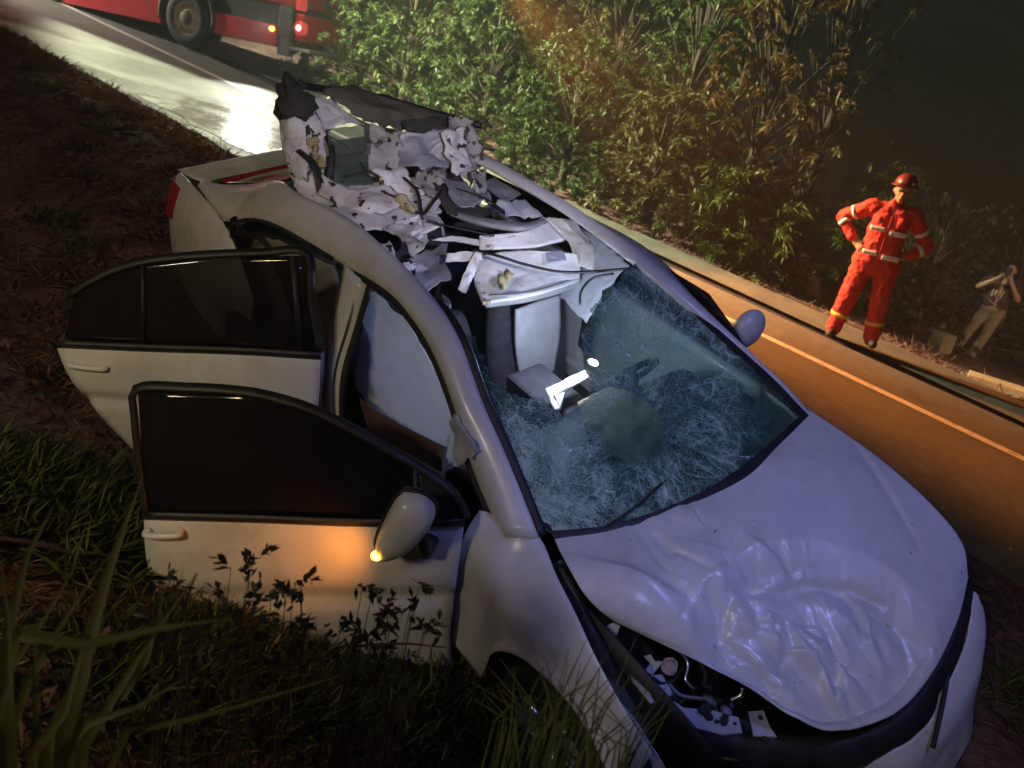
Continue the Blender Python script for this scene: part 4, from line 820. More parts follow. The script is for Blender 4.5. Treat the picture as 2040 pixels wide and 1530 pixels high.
def head_parts(c, f, r=.095):
    """head centred on c, facing f"""
    c = np.array(c, float); f = np.array(f, float); f /= np.linalg.norm(f); up = np.array([0, 0, 1.]); rt = np.cross(f, up); rt /= np.linalg.norm(rt); u = np.cross(rt, f)
    P = [ell_g(c + u * .02, (r * .82, r * .98, r * 1.12), 18, 12, (0, 0, math.atan2(f[1], f[0]) - math.pi / 2)), capsule(c - u * .04 + f * .025, c - u * .085 + f * .045, .062, .036),
         capsule(c + f * .085 + u * .01, c + f * .108 - u * .022, .010, .017), capsule(c + f * .085 - u * .058 - rt * .018, c + f * .085 - u * .058 + rt * .018, .011, .011),
         capsule(c + f * .082 + u * .028 - rt * .045, c + f * .088 + u * .03 + rt * .045, .012, .012)]
    for s in (-1, 1): P.append(ell_g(c + rt * s * .083, (.012, .022, .03), 8, 6, (0, 0, math.atan2(f[1], f[0]))))
    return P, rt, u, f
eye_m = mat('eye_dark', (.02, .015, .012), .3)
def face(parent, c, rt, u, f):
    for s in (-1, 1): mesh('eye', *ell_g(c + f * .083 + rt * s * .034 + u * .012, (.013, .013, .009), 8, 6), eye_m, parent)
ffp = wroad(1692, 684); ffp[2] = plane(ffp[0], ffp[1]) + .03
def firefighter():
    r = empty('person', tuple(ffp)); yaw = math.atan2(-ffp[1], -ffp[0]) + math.pi / 2 + .06; r.rotation_euler = (0, math.radians(-1.5), yaw)
    setp(r, label='person in red coverall and helmet standing with hands on hips by the kerb', category='person', group=None)
    # local: faces -y, x to the wearer's left (right in the picture)
    red = noisy('red_coverall', [(.3, (.50, .028, .022)), (.7, (.70, .05, .034))], 5, 9, .75, .5, 22, dist=.02)
    band_m = noisy('reflective_tape', [(.3, (.55, .52, .52)), (.6, (.88, .86, .88))], 26, 8, .35, .3, 40, Emission_Color=(1, .95, .95, 1), Emission_Strength=.0)
    yel = noisy('yellow_tape', [(.3, (.75, .50, .06)), (.7, (.85, .6, .1))], 20, 4, .45, .1)
    hip, hipl = (-.10, 0, .93), (.10, 0, .93); kn, knl = (-.165, -.03, .50), (.15, -.03, .50); an, anl = (-.20, .02, .10), (.19, .0, .10)
    sh, shl = (-.20, .0, 1.43), (.20, .0, 1.43); el, ell = (-.46, .10, 1.26), (.43, .09, 1.13); wr_, wrl = (-.26, -.02, 1.03), (.21, -.04, .98)
    P, rt, u, f = head_parts((0.03, -.02, 1.63), (-.05, -1, -.12))
    body = P + [capsule((0, 0, 1.45), (.03, -.01, 1.58), .06, .055), capsule((0, 0, 1.0), (0, 0, 1.38), .10, .11), capsule(sh, el, .045, .04), capsule(el, wr_, .038, .028), capsule(shl, ell, .045, .04), capsule(ell, wrl, .038, .028),
                capsule(hip, kn, .07, .05), capsule(kn, an, .05, .035), capsule(hipl, knl, .07, .05), capsule(knl, anl, .05, .035)]
    body += hand(wr_, (.6, -.5, -.35), (.3, .5, -.2), .7, 1.05, 1) + hand(wrl, (-.7, -.4, -.45), (-.2, .5, -.2), .7, 1.05, -1)
    fused('body', body, skin_m, r, .010, 3)
    face(r, np.array((0.03, -.02, 1.63)), rt, u, f)
    J = [capsule((-.06, 0, .95), (-.06, 0, 1.35), .135, .135), capsule((.06, 0, .95), (.06, 0, 1.35), .135, .135), capsule((-.17, 0, 1.42), (.17, 0, 1.42), .08, .08), capsule((0, -.01, 1.44), (0.01, -.01, 1.49), .085, .075),
         capsule(sh, el, .084, .066), capsule(el, np.array(el) * .25 + np.array(wr_) * .75, .066, .052), capsule(shl, ell, .084, .066), capsule(ell, np.array(ell) * .25 + np.array(wrl) * .75, .066, .052), capsule((-.1, 0, .88), (.1, 0, .88), .15, .15)]
    T_ = [capsule(hip, kn, .125, .10), capsule(kn, an, .10, .085), capsule(hipl, knl, .125, .10), capsule(knl, anl, .10, .085), capsule((-.07, 0, .92), (.07, 0, .92), .14, .14)]
    fused('coverall', J + T_, red, r, .011, 2, .036)
    def ring(a, b, t0, t1, rad, m, nm, fy=1.0):
        a, b = np.array(a), np.array(b); tube(nm, [a + (b - a) * t0, a + (b - a) * t1], rad, m, r, n=20)
    ring(sh, el, .52, .62, .081, band_m, 'reflective_stripe'); ring(el, wr_, .14, .27, .072, band_m, 'reflective_stripe')
    ring(shl, ell, .50, .60, .081, band_m, 'reflective_stripe'); ring(ell, wrl, .25, .40, .068, band_m, 'reflective_stripe')
    for z, t in ((1.235, 0), (.985, 0)):
        for x0, x1 in ((-.175, -.028), (.018, .19)):
            pts0 = [(x, -.128 - .028 * math.cos((x) / .21 * 1.35), z - .02 * (1 if x0 > 0 else 0)) for x in np.linspace(x0, x1, 8)]
            gmesh('reflective_stripe', np.array([[np.array(p) - (0, 0, .024), np.array(p) + (0, 0, .024)] for p in pts0]), band_m, r, thick=.012)
    ring(kn, an, .54, .64, .100, yel, 'ankle_stripe'); ring(knl, anl, .54, .64, .100, yel, 'ankle_stripe')
    tube('zip', [(-.005, -.155, 1.0), (-.003, -.16, 1.2), (0, -.14, 1.38)], .008, noisy('zip_red', [(.3, (.2, .01, .01)), (.7, (.25, .015, .015))], 9), r, seg=10)
    gmesh('badge', np.array([[(.075, -.158, 1.33), (.11, -.154, 1.33)], [(.075, -.158, 1.365), (.11, -.154, 1.365)]]), band_m, r, thick=.006)
    gmesh('chest_pocket', np.array([[(.06, -.160, 1.27), (.16, -.146, 1.27)], [(.06, -.16, 1.38), (.16, -.144, 1.38)]]), red, r, thick=.012)
    boot = noisy('boot_leather', [(.3, (.05, .03, .02)), (.7, (.12, .07, .05))], 9, 5, .6, .3)
    for (x, y, z), s in ((an, -1), (anl, 1)):
        fused('boot', [capsule((x, y + .03, .06), (x + s * .03, y - .12, .045), .052, .045), capsule((x, y + .01, .05), (x, y, .16), .058, .06)], boot, r, .012, 2)
    hel = noisy('helmet', [(.3, (.10, .012, .012)), (.7, (.16, .02, .02))], 9, 5, .4, .1)
    hc = np.array((.03, -.005, 1.70)); vs, fs = ell_g(hc, (.112, .128, .118), 24, 14); vs = [v if v[2] > hc[2] - .0 else np.array((v[0], v[1], hc[2] - .0 - (hc[2] - v[2]) * .12)) for v in vs]; mesh('helmet', vs, fs, hel, r)
    vs, fs = lathe_g([(.11, .0), (.138, -.010), (.138, -.017), (.11, -.010)], 'z', hc, 28); mesh('helmet_brim', vs, fs, hel, r)
    for x in (-.05, .05): gmesh('helmet_tape', np.array([[(hc[0] + x - .025, hc[1] - .110, hc[2] + .012), (hc[0] + x + .025, hc[1] - .110, hc[2] + .012)], [(hc[0] + x - .025, hc[1] - .102, hc[2] + .034), (hc[0] + x + .025, hc[1] - .102, hc[2] + .034)]]), band_m, r, thick=.012)
    return r
firefighter()
def bystander():
    d = wray(1935, 716); p = EYE + d * 14.0 / (d @ (M @ np.array([0, 0, 1.]))) ; gz = ground_z(p[0], p[1])
    r = empty('person', (p[0], p[1], p[2])); r.rotation_euler = (0, 0, math.atan2(-p[1], -p[0]) + math.pi / 2)
    setp(r, label='person in dark printed T-shirt and pale trousers holding a phone to the face', category='person')
    shirt = noisy('dark_shirt', [(.3, (.028, .014, .016)), (.7, (.05, .025, .028))], 8, 5, .85, .3, 20); pants = noisy('pale_trousers', [(.3, (.15, .125, .10)), (.7, (.24, .20, .16))], 7, 6, .85, .4, 18); pr = mat('shirt_print', (.55, .48, .46), .8)
    sk = noisy('skin_tone', [(.3, (.30, .19, .14)), (.7, (.38, .25, .19))], 12, 5, .6, .1)
    hip, hipl, kn, knl, an, anl = (-.09, 0, .90), (.09, 0, .90), (-.20, -.04, .50), (.05, -.03, .48), (-.27, 0, .12), (-.02, -.04, .09)
    sh, shl, el, ell, wr_, wrl = (-.19, 0, 1.40), (.19, 0, 1.40), (-.33, -.12, 1.22), (.28, -.14, 1.17), (-.10, -.26, 1.45), (.10, -.27, 1.43)
    P, rt, u, f = head_parts((.02, -.03, 1.58), (0, -1, -.2))
    B = P + [capsule((0, 0, 1.38), (.01, -.01, 1.53), .058, .052), capsule((0, 0, .95), (0, 0, 1.33), .11, .12), capsule(sh, el, .052, .045), capsule(el, wr_, .044, .03), capsule(shl, ell, .052, .045), capsule(ell, wrl, .044, .03), capsule(hip, kn, .07, .05), capsule(kn, an, .05, .035), capsule(hipl, knl, .07, .05), capsule(knl, anl, .05, .035)]
    B += hand(wr_, (.4, -.1, .8), (.6, .3, 0), 1.2, 1.0, 1) + hand(wrl, (-.4, -.1, .8), (-.6, .3, 0), 1.2, 1.0, -1); fused('body', B, sk, r, .012, 3); face(r, np.array((.02, -.03, 1.58)), rt, u, f)
    fused('shirt', [capsule((-.07, 0, .98), (-.08, 0, 1.33), .125, .125), capsule((.07, 0, .98), (.08, 0, 1.33), .125, .125), capsule((-.16, 0, 1.39), (.16, 0, 1.39), .075, .075), capsule(sh, np.array(sh) * .45 + np.array(el) * .55, .082, .075), capsule(shl, np.array(shl) * .45 + np.array(ell) * .55, .082, .075)], shirt, r, .014, 3, .015)
    fused('trousers', [capsule(hip, kn, .115, .085), capsule(kn, an, .085, .065), capsule(hipl, knl, .115, .085), capsule(knl, anl, .085, .065), capsule((-.06, 0, .92), (.06, 0, .92), .125, .125)], pants, r, .014, 3, .02)
    for (x, y, z) in (an, anl): fused('shoe', [capsule((x, y + .04, .04), (x - .02, y - .13, .035), .05, .042)], shirt, r, .014, 2)
    mesh('hair', *ell_g((.02, .0, 1.65), (.095, .105, .07)), mat('hair_dark', (.02, .012, .01), .6), r)
    for q in ([(-.10, 1.24), (-.105, 1.12)], [(-.105, 1.12), (-.07, 1.16), (-.05, 1.24)], [(-.05, 1.24), (-.04, 1.12)], [(.055, 1.24), (.03, 1.10)], [(-.11, 1.06), (-.04, 1.02), (.03, 1.01)]):
        tube('shirt_print', [(x, -.143 + abs(x) * .15, z) for x, z in q], .014, pr, r, flat=.4)
    return r, p, gz
by, byp, bygz = bystander()
print('bystander', byp, bygz)
ph = box('phone', (-.04, -.30, 1.50), (.045, -.288, 1.66), black); ph.parent = None; ph.matrix_world = Matrix.Translation(by.location) @ Euler(by.rotation_euler).to_matrix().to_4x4()
setp(ph, label='dark phone held up to the face by the bystander', category='phone')

# ------------------------------------------------------------------ vegetation
def leaf_mesh(name, items, m, parent=None, **k):
    """items: tuples of base, direction, length, width, droop, tint - single leaves or arrays of leaves"""
    b, d, ln, w, dr, tn = [np.concatenate([np.atleast_2d(i[q]) if q < 2 else np.atleast_1d(i[q]) for i in items]).astype(float) for q in range(6)]
    n = len(b); d = d / (np.linalg.norm(d, axis=1, keepdims=True) + 1e-9); sd = np.cross(d, np.random.normal(0, 1, (n, 3))); sd /= np.linalg.norm(sd, axis=1, keepdims=True) + 1e-9; sd[:, 2] *= .4
    z = np.array([0, 0, 1.]); mid = b + d * (ln * .5)[:, None] - z * (dr * ln * .18)[:, None]; tip = b + d * ln[:, None] - z * (dr * ln * .6)[:, None]; h = sd * (w * .5)[:, None]
    V = np.stack([b, mid + h, mid - h, tip], 1).reshape(-1, 3); o0 = np.arange(n)[:, None] * 4; Fc = np.stack([o0 + [0, 1, 3], o0 + [0, 3, 2]], 1).reshape(-1)
    me = bpy.data.meshes.new(name); me.vertices.add(4 * n); me.vertices.foreach_set('co', V.ravel()); me.loops.add(6 * n); me.loops.foreach_set('vertex_index', Fc.astype(np.int32))
    me.polygons.add(2 * n); me.polygons.foreach_set('loop_start', np.arange(0, 6 * n, 3, dtype=np.int32)); me.update(calc_edges=True); me.validate(); me.materials.append(m)
    at = me.attributes.new('tint', 'FLOAT', 'FACE'); at.data.foreach_set('value', np.repeat(np.clip(tn, 0, 1), 2))
    o = bpy.data.objects.new(name, me); C.objects.link(o); o.parent = parent; setp(o, **k); return o
def clump_items(c, n, ln, w, spread=1.0, droop=.8, tb=.5):
    """a leafy twig: leaves set along a short drooping stalk"""
    a0 = random.random() * 6.28; tw = np.array([math.cos(a0), math.sin(a0), random.uniform(-.3, .9)]) * ln * 1.6; f = np.random.rand(n); R_ = np.random.uniform
    b = np.array(c) + tw * (f - .35)[:, None] - np.array([0, 0, .5 * ln * droop]) * (f * f)[:, None] + np.random.normal(0, ln * .12, (n, 3))
    return [(b, tw / ln * .8 + np.random.normal(0, .75, (n, 3)), ln * R_(.6, 1.2, n), w * R_(.7, 1.3, n), droop * R_(.4, 1.3, n), tb + R_(-.3, .3, n))]
def bush(name, label, x, y, h, r, m, nclump, nleaf=20, ln=.26, w=.04, droop=.9, group=None, cat='tree', lowc=.02, lean=(0, 0)):
    gz = ground_z(x, y); root = empty(name, (x, y, gz)); setp(root, label=label, category=cat, group=group)
    I = []; tips = []
    for _ in range(nclump):
        f = random.random() ** 1.15; z = h * (lowc + (1 - lowc) * f); a = random.random() * 6.28; rr = r * math.sqrt(random.uniform(.15, 1)) * (1.05 - .55 * f ** 2) * (1 + .35 * noise.noise(Vector((x + math.cos(a), y + math.sin(a), z))))
        c = np.array([rr * math.cos(a) + lean[0] * f, rr * math.sin(a) + lean[1] * f, z]); tips.append(c); tb = random.uniform(.1, .9)
        I += clump_items(c, nleaf, ln, w, 1, droop, tb)
    leaf_mesh('crown', I, m, root)
    trunk = tube_g([(0, 0, -.15), (lean[0] * .2 + .03, lean[1] * .2, h * .35), (lean[0] * .7, lean[1] * .7, h * .8)], [.05 + .012 * h, .04 + .006 * h, .012], 8, 14)
    br = [trunk]
    for c in random.sample(tips, min(len(tips), 60)):
        b = np.array([lean[0] * .3, lean[1] * .3, c[2] * .55]); br.append(tube_g([b, b * .45 + c * .55 + (0, 0, .08), c], [.016, .01, .004], 5, 6))
    mesh('trunk', *join(br), bark, root); return root
def at_st(s, t): return st(s, t)
GR = 'shrubs and trees along the far verge'
veg = [  # s, t, height, radius, material, clumps, label
 (11.4, -13.2, 3.6, 1.5, lf_green, 520, 'dense green shrub directly behind the red truck tail'),
 (10.9, -11.4, 3.2, 1.4, lf_green, 480, 'dense green shrub rising behind the torn roof edge'),
 (12.6, -10.2, 4.4, 1.5, lf_olive, 330, 'tall olive shrub standing behind the green roadside shrubs'),
 (10.75, -9.3, 2.6, 1.15, lf_green, 330, 'leafy mid-green shrub overhanging the concrete kerb strip'),
 (12.3, -8.0, 4.6, 1.5, lf_olive, 340, 'tall olive-brown tree behind the left roof rail of the wreck'),
 (10.6, -7.4, 2.2, 1.0, lf_green, 280, 'low bright green shrub touching the kerb strip'),
 (12.0, -6.4, 4.2, 1.2, lf_green, 260, 'mid-green tree between the olive-brown tree and the rust-brown tree'),
 (10.65, -5.9, 1.9, .85, lf_olive, 260, 'low olive shrub beneath the rust-brown tree'),
 (12.0, -5.1, 4.6, 1.15, lf_rust, 260, 'tall tree with drooping rust-brown leaf clusters'),
 (12.9, -4.5, 5.6, 1.0, lf_olive, 150, 'tall thin olive tree standing against the black sky'),
 (10.65, -4.75, 1.15, .45, lf_lime, 60, 'small lime-green shrub with long drooping leaves by the kerb'),
 (10.75, -4.0, 1.15, .42, lf_lime, 50, 'yellow-green fern-like shrub at the edge of the dark gap'),
 (15.0, -3.75, 2.5, .75, lf_lime, 120, 'yellow-green bush directly behind the helmeted person'),
 (14.2, -2.55, 1.3, .8, lf_dark, 150, 'low dim thicket between the two people'),
 (17.2, -3.2, 2.6, 1.2, lf_dark, 240, 'tall brown-green thicket beyond the low dim thicket'),
 (18.2, -1.9, 2.8, 1.3, lf_dark, 240, 'dim thicket behind the person in the dark T-shirt'),
]
for s, t, h, r, m, nc, lb_ in veg:
    x, y = st(s, t); bush('shrub' if h < 2.6 else 'tree', lb_, x, y, h, r, m, nc, 50 if m is not lf_rust else 56, .10 if m in (lf_green, lf_olive, lf_dark) else (.125 if m is lf_rust else .16), .030, .9 if m is not lf_rust else 1.3, cat='shrub' if h < 2.6 else 'tree')

# grass and litter on the near bank (uncountable)
carinv = CARM.inverted()
def under_car(x, y):
    q = carinv @ Vector((x, y, ground_z(x, y))); return -4.0 < q.x < .95 and -.80 < q.y < .85
def bank_grass(name, n, m, srange, trange, ln, w, up, label, patch=None, tb=.5):
    I = []; tries = 0
    while len(I) < n and tries < n * 6:
        tries += 1; s, t = random.uniform(*srange), random.uniform(*trange); x, y = st(s, t)
        if under_car(x, y): continue
        if patch is not None and noise.noise(Vector((x * patch[0], y * patch[0], patch[2]))) < patch[1]: continue
        a = random.random() * 6.28; e = random.uniform(*up); I.append(((x, y, ground_z(x, y) - .005), (math.cos(a) * math.cos(e), math.sin(a) * math.cos(e), math.sin(e)), random.uniform(*ln), random.uniform(*w), random.uniform(.1, .9), min(1, max(0, tb + random.uniform(-.5, .5)))))
    o = leaf_mesh(name, I, m); setp(o, label=label, category='grass', kind='stuff')
bank_grass('dry_grass', 26000, dryg, (.6, 5.45), (-13, 3.0), (.05, .20), (.004, .012), (.0, 1.0), 'short dry brown grass matted on the near bank')
bank_grass('green_grass', 6000, greeng, (.5, 5.2), (-2.2, 2.2), (.08, .28), (.005, .013), (.5, 1.4), 'green grass growing in patches beside the open doors', (.9, .12, 4))
bank_grass('edge_grass', 7000, leafm('orange_lit_grass', (.10, .045, .022), (.26, .13, .06), .8, .15), (4.75, 5.38), (-14, -6.5), (.05, .16), (.005, .012), (.4, 1.4), 'grass fringe along the near edge of the road, orange light in its colour')  # orange light along the fringe is put into the blade colour
bank_grass('verge_grass', 6000, dryg, (9.8, 11.4), (-6, 9), (.06, .25), (.006, .014), (.2, 1.2), 'dry grass and twigs on the far verge')
def patch_grass(name, label, spots, m, ln, w, up=(.5, 1.4)):
    I = []
    for u, v, rad, n in spots:
        p = wroad(u, v, -.15)
        for _ in range(n):
            x, y = p[0] + random.gauss(0, rad), p[1] + random.gauss(0, rad)
            if under_car(x, y) or NV[0] * x + NV[1] * y > 5.15: continue
            a = random.random() * 6.28; e = random.uniform(*up); I.append(((x, y, ground_z(x, y) - .01), (math.cos(a) * math.cos(e), math.sin(a) * math.cos(e), math.sin(e)), random.uniform(*ln), random.uniform(*w), random.uniform(.3, 1.1), random.random()))
    setp(leaf_mesh(name, I, m), label=label, category='grass', kind='stuff')
patch_grass('lush_grass', 'lush tangled green grass left of the open doors', [(60, 1000, .16, 1300), (180, 1030, .16, 1300), (90, 1080, .16, 1000), (230, 1100, .14, 700)], greeng, (.12, .34), (.006, .014))
patch_grass('dark_grass', 'dim tangled grass under the front door and fender', [(450, 1330, .22, 1400), (650, 1330, .22, 1400), (820, 1330, .22, 1400), (950, 1400, .16, 900), (300, 1400, .2, 900)], greeng, (.08, .26), (.004, .010))
patch_grass('withered_grass', 'withered brown grass tussocks scattered over the bare bank', [(40 + 310 * random.random(), 130 + 560 * random.random(), .07, 130) for _ in range(46)], dryg, (.08, .26), (.005, .011))
def clods():
    V, Fc = [], []
    oc = np.array([[1, 0, 0], [-1, 0, 0], [0, 1, 0], [0, -1, 0], [0, 0, 1], [0, 0, -1]], float); of = [(0, 2, 4), (2, 1, 4), (1, 3, 4), (3, 0, 4), (2, 0, 5), (1, 2, 5), (3, 1, 5), (0, 3, 5)]
    for _ in range(5200):
        s_, t_ = random.uniform(.6, 5.3), random.uniform(-13, 2.5); x, y = st(s_, t_)
        if under_car(x, y): continue
        r = .010 + .045 * random.random() ** 3; o = len(V); q = oc * r * np.random.uniform(.6, 1.3, (6, 3)) + np.random.normal(0, r * .15, (6, 3)); V += list(q + (x, y, ground_z(x, y) + r * .2)); Fc += [tuple(i + o for i in f) for f in of]
    setp(mesh('soil_clods', V, Fc, soil, smooth=False), label='loose clods of reddish earth on the near bank', category='soil', kind='stuff')
clods()
def tuft(u, v, n, ln, m, name='grass_tuft', label=None, group=None, w=.014):
    p = wroad(u, v, -.02); x, y = p[0], p[1]; r = empty(name, (x, y, ground_z(x, y))); setp(r, label=label, category='grass', group=group)
    I = []
    for _ in range(n):
        a = random.random() * 6.28; e = random.uniform(.5, 1.4); I.append(((random.gauss(0, .05), random.gauss(0, .05), 0), (math.cos(a) * math.cos(e), math.sin(a) * math.cos(e), math.sin(e)), ln * random.uniform(.5, 1.2), w * random.uniform(.6, 1.3), random.uniform(.3, 1), random.random()))
    leaf_mesh('blades', I, m, r)
for u, v in ((75, 362), (125, 378), (205, 262), (95, 180), (160, 420)):
    tuft(u, v, 34, .30, lf_lime, label='bright green grass tuft on the bare brown bank', group='green tufts on the brown bank')

# tall reeds close to the camera
def blade_g(P, w, seg=14):
    A = arc(P, seg); T = np.gradient(A, axis=0); vs, fs = [], []
    for i, (p, t) in enumerate(zip(A, T)):
        view = p - EYE; sd = np.cross(t, view); sd /= np.linalg.norm(sd) + 1e-9; nn = np.cross(sd, t); nn /= np.linalg.norm(nn) + 1e-9; f = i / (seg - 1); ww = w * (1 - f ** 2.2) * (.55 + .45 * min(1, f * 4)) + .0006
        vs += [p + sd * ww, p + nn * ww * .45, p - sd * ww]
    for i in range(seg - 1):
        for k in (0, 1): fs.append((i * 3 + k, i * 3 + k + 1, i * 3 + k + 4, i * 3 + k + 3))
    return vs, fs
def reed(blades, label):
    base = np.mean([wdep(*b[0]) for b in blades], 0); root = empty('reed_plant', tuple(base)); gz = ground_z(base[0], base[1]); root.location.z = gz; setp(root, label=label, category='plant'); off = np.array(root.location)
    for pts, w in [(b[:-1], b[-1]) for b in blades]:
        P = [wdep(*q) - off for q in pts]
        P0 = [P[0] * (.5, .5, 0) + np.array([0, 0, min(-.02, P[0][2] - .3) if P[0][2] < .1 else -.02])] + P
        vs, fs = blade_g([p + off for p in P0], w * 1.5); o = mesh('leaf', [v - off for v in vs], fs, reedm, root)
        at = o.data.attributes.new('tint', 'FLOAT', 'FACE'); at.data.foreach_set('value', np.full(len(o.data.polygons), random.random()))
reed([((10, 1500, 1.25), (20, 1250, 1.25), (60, 1090, 1.25), (108, 1005, 1.27), .014), ((-10, 1420, 1.2), (50, 1300, 1.2), (120, 1180, 1.22), (160, 1110, 1.24), .007), ((70, 1520, 1.25), (75, 1400, 1.25), (65, 1300, 1.25), (72, 1250, 1.25), .010)], 'clump of tall green reed leaves with one broad upright pointed blade')
reed([((130, 1510, 1.4), (165, 1330, 1.4), (215, 1140, 1.42), (283, 955, 1.45), .016), ((95, 1530, 1.4), (115, 1420, 1.4), (160, 1340, 1.4), .018), ((150, 1500, 1.45), (250, 1380, 1.45), (300, 1290, 1.45), (330, 1150, 1.5), .011)], 'reed plant with a long pale blade crossing the front door edge')
reed([((-20, 1530, 1.1), (10, 1380, 1.1), (15, 1230, 1.12), (0, 1120, 1.15), .012), ((60, 1545, 1.15), (120, 1440, 1.15), (150, 1330, 1.17), (205, 1200, 1.2), .010), ((20, 1540, 1.3), (40, 1400, 1.3), (110, 1260, 1.3), (215, 1110, 1.34), .009)], 'fan of slender olive reed leaves rising beside the upright blade')
reed([((120, 1530, 1.2), (230, 1440, 1.2), (330, 1370, 1.22), (372, 1348, 1.23), .013), ((160, 1530, 1.3), (220, 1400, 1.3), (310, 1260, 1.32), (390, 1145, 1.35), .009), ((0, 1350, 1.15), (120, 1300, 1.15), (280, 1258, 1.17), (460, 1232, 1.2), .015), ((220, 1530, 1.3), (330, 1450, 1.3), (500, 1400, 1.35), (680, 1345, 1.4), .006)], 'low reed plant with broad arching leaves at the foot of the bank')
# straws
for k, (a, b) in enumerate([((0, 1072, 1.5), (160, 1112, 1.52)), ((62, 1085, 1.5), (158, 1112, 1.5)), ((320, 1340, 1.5), (392, 1142, 1.55)), ((370, 1420, 1.5), (378, 1290, 1.5)), ((180, 1420, 1.4), (185, 1300, 1.4)), ((315, 1345, 1.4), (382, 1290, 1.42)), ((712, 1288, 1.9), (888, 1290, 1.9)), ((20, 1230, 1.4), (90, 1222, 1.4)), ((300, 1470, 1.4), (405, 1360, 1.45))]):
    p, q = wdep(*a), wdep(*b); tube('straw', [p, (p + q) / 2 + np.array([0, 0, .01]), q], [.0035, .003, .0015], dryg, n=5, seg=6, label='thin dry straw lying among the reeds', category='straw', group='dry straws among the reeds')

# dark shrubs in front of the open door, grass clumps by the fender
def near_plant(u, v, dep, h, r, m, nc, label, ln=.034, w=.015, nleaf=13, name='weed', dr=.3):
    p = wdep(u, v, dep); gz = ground_z(p[0], p[1]); root = empty(name, (p[0], p[1], gz)); setp(root, label=label, category='plant')
    top = p[2] - gz; I = []; st_ = []
    for _ in range(nc):
        a = random.random() * 6.28; rr = r * math.sqrt(random.random()); z = max(.03, top + random.uniform(-h, h * .35)); c = np.array([rr * math.cos(a), rr * math.sin(a), z]); I += clump_items(c, nleaf, ln, w, 1, dr, random.random()); st_.append(tube_g([(c[0] * .3, c[1] * .3, -.03), (c[0] * .7, c[1] * .7, z * .6), c], [.0022, .0018, .001], 5, 5))
    leaf_mesh('leaves', I, m, root); mesh('stems', *join(st_), bark, root)
near_plant(430, 1200, 1.9, .30, .14, lf_dark, 16, 'dark weed standing in front of the orange-lit door panel')
near_plant(340, 1250, 1.8, .25, .16, lf_dark, 14, 'dark weed beside the rear edge of the front door')
near_plant(580, 1225, 1.9, .20, .15, lf_dark, 18, 'low dark weed under the middle of the front door')
near_plant(690, 1205, 2.0, .16, .13, lf_dark, 18, 'small dark weed below the side mirror')
near_plant(800, 1240, 2.0, .16, .14, lf_dark, 18, 'small dark weed beside the front fender')
def blade_clump(pts, label, m=greeng):
    root = None
    for k, (b, tip, w) in enumerate(pts):
        P, Q = wdep(*b), wdep(*tip)
        if root is None:
            gz = ground_z(P[0], P[1]); root = empty('grass_clump', (P[0], P[1], gz)); setp(root, label=label, category='grass'); off = np.array(root.location)
        mid = P * .45 + Q * .55 + np.array([0, 0, .02]); vs, fs = blade_g([np.array([P[0], P[1], min(P[2], gz - .02)]), P, mid, Q], w, 10); o = mesh('leaf', [v - off for v in vs], fs, m, root)
        at = o.data.attributes.new('tint', 'FLOAT', 'FACE'); at.data.foreach_set('value', np.full(len(o.data.polygons), random.random()))
def rnd_clump(u, v, n, label, dep, hgt, seed):
    random.seed(seed); L_ = []
    for _ in range(n):
        b = (u + random.uniform(-60, 60), v + random.uniform(40, 120), dep + random.uniform(-.06, .06)); L_.append((b, (b[0] + random.uniform(-90, 130), v - random.uniform(.2, 1) * hgt, dep + random.uniform(-.05, .05)), random.uniform(.003, .006)))
    blade_clump(L_, label)
rnd_clump(1120, 1420, 26, 'green grass clump in front of the wheel arch', 1.75, 150, 3)
rnd_clump(1030, 1420, 20, 'dark grass clump beside the front tyre', 1.75, 110, 4)
rnd_clump(1210, 1480, 20, 'grass clump with blades spread below the torn bumper corner', 1.7, 130, 5)

# small things on the far verge
p = wroad(1866, 700); bx = box('carton', (-.12, -.12, 0), (.12, .12, .27), noisy('cardboard', [(.3, (.16, .13, .08)), (.7, (.24, .2, .13))], 6, 5, .85, .2), bevel=.01)
p = EYE + wray(1872, 690) * 11.6; px0, py0 = p[0], p[1]; bx.location = (px0, py0, ground_z(px0, py0)); bx.rotation_euler = (0, 0, .4); setp(bx, label='small brown carton on the verge beside the bystander', category='box')
p = wroad(2015, 770); bx = box('wooden_board', (-.45, -.12, 0), (.45, .12, .10), noisy('pale_wood', [(.3, (.30, .24, .14)), (.7, (.42, .35, .22))], 5, 6, .8, .3), bevel=.01); bx.location = (p[0], p[1], ground_z(p[0], p[1]) + .02); bx.rotation_euler = (0, 0, -.5); setp(bx, label='pale wooden block lying at the end of the kerb strip', category='block')
for k, (u, v, ln, rz) in enumerate(((1640, 560, 1.5, -.5), (1600, 585, 1.2, -.62))):
    s_ = 10.7 + .35 * k; t_ = float(wroad(u, v + 60)[:2] @ TV); x, y = st(s_, t_); o = box('plank', (-ln / 2, -.06, 0), (ln / 2, .06, .035), noisy('red_plank', [(.3, (.13, .06, .04)), (.7, (.22, .11, .075))], 8, 6, .8, .3), bevel=.006)
    o.location = (x, y, ground_z(x, y) + .03); o.rotation_euler = (0, .1, rz); setp(o, label=('long reddish plank on the verge behind the kerb' if k == 0 else 'shorter reddish plank beyond the long one on the verge'), category='plank')
p = wroad(480, 118); 
random.seed(11)
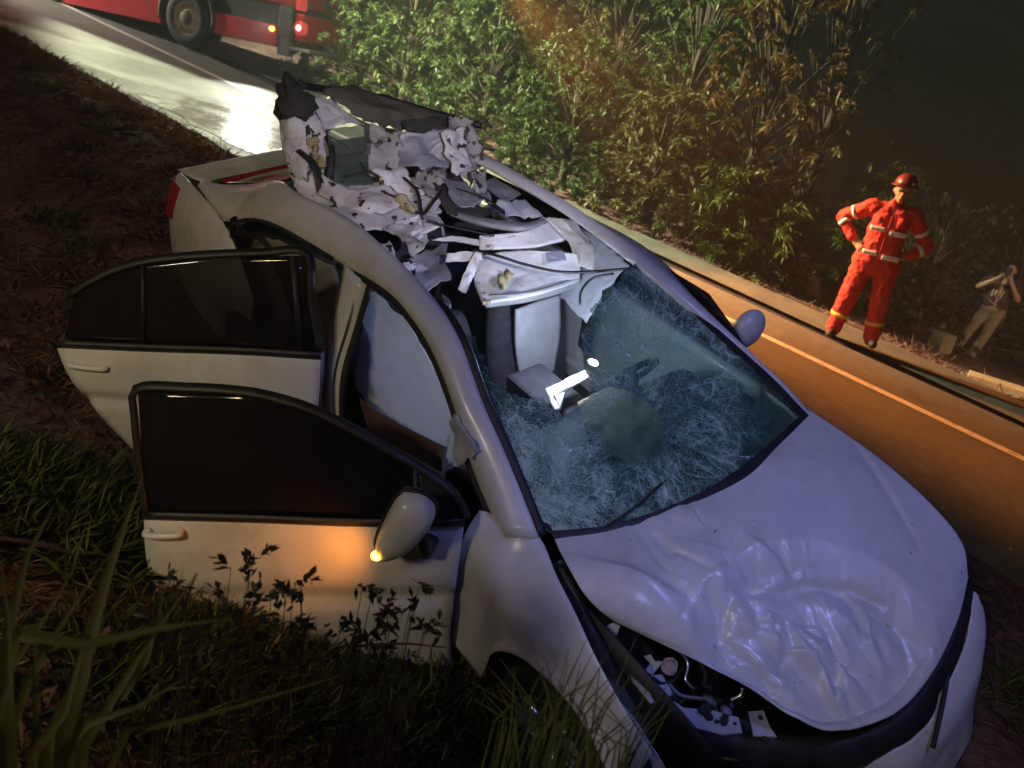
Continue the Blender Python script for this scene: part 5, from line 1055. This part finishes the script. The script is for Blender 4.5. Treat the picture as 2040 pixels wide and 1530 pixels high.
for k in range(10):
    s_, t_ = random.uniform(9.95, 11.2), random.uniform(-2, 6); x, y = st(s_, t_); r_ = random.uniform(.04, .10); vs, fs = ell_g((0, 0, 0), (r_, r_ * .8, r_ * .6), 10, 7); vs = [v * (1 + .3 * noise.noise(Vector(v) * 20 + Vector((k, 0, 0)))) for v in vs]
    o = mesh('stone', vs, fs, concrete, smooth=False); o.location = (x, y, ground_z(x, y) + r_ * .3); setp(o, label='small pale stone on the dirt of the far verge', category='stone', group='stones on the far verge')

# broken glass and trim scattered on the road beside the wreck
def fragments():
    random.seed(5); V, Fc = [], []
    for _ in range(420):
        s_, t_ = random.gauss(5.7, .35), random.uniform(-6.5, 1.2)
        if s_ < 5.45 or s_ > 7.6: continue
        x, y = st(s_, t_); r = random.uniform(.004, .016); a = random.random() * 6.28; o = len(V); z = plane(x, y) + .004
        for k in range(3): V.append((x + r * math.cos(a + k * 2.1) * random.uniform(.5, 1.3), y + r * math.sin(a + k * 2.1), z + random.uniform(0, .008)))
        V.append((x, y, z + r * .5)); Fc += [(o, o + 1, o + 3), (o + 1, o + 2, o + 3), (o + 2, o, o + 3)]
    setp(mesh('glass_fragments', V, Fc, mat('crumbled_glass', (.55, .62, .60), .15), smooth=False), label='crumbs of broken glass scattered on the asphalt beside the wreck', category='glass', kind='stuff')
fragments()

# ------------------------------------------------------------------ damp night air
hz = box('haze', (-85, -75, -40), (85, 85, 30), None); setp(hz, kind='stuff', label='thin damp night air round the whole scene', category='haze')
hm = bpy.data.materials.new('haze'); hm.use_nodes = True; hm.node_tree.nodes.clear(); ho = hm.node_tree.nodes.new('ShaderNodeOutputMaterial'); hv = hm.node_tree.nodes.new('ShaderNodeVolumePrincipled')
hv.inputs['Color'].default_value = (.92, .95, .95, 1); hv.inputs['Density'].default_value = .0033; hv.inputs['Anisotropy'].default_value = .2; hm.node_tree.links.new(hv.outputs[0], ho.inputs['Volume']); hz.data.materials.append(hm)
SC.cycles.volume_step_rate = 4; SC.cycles.volume_max_steps = 64
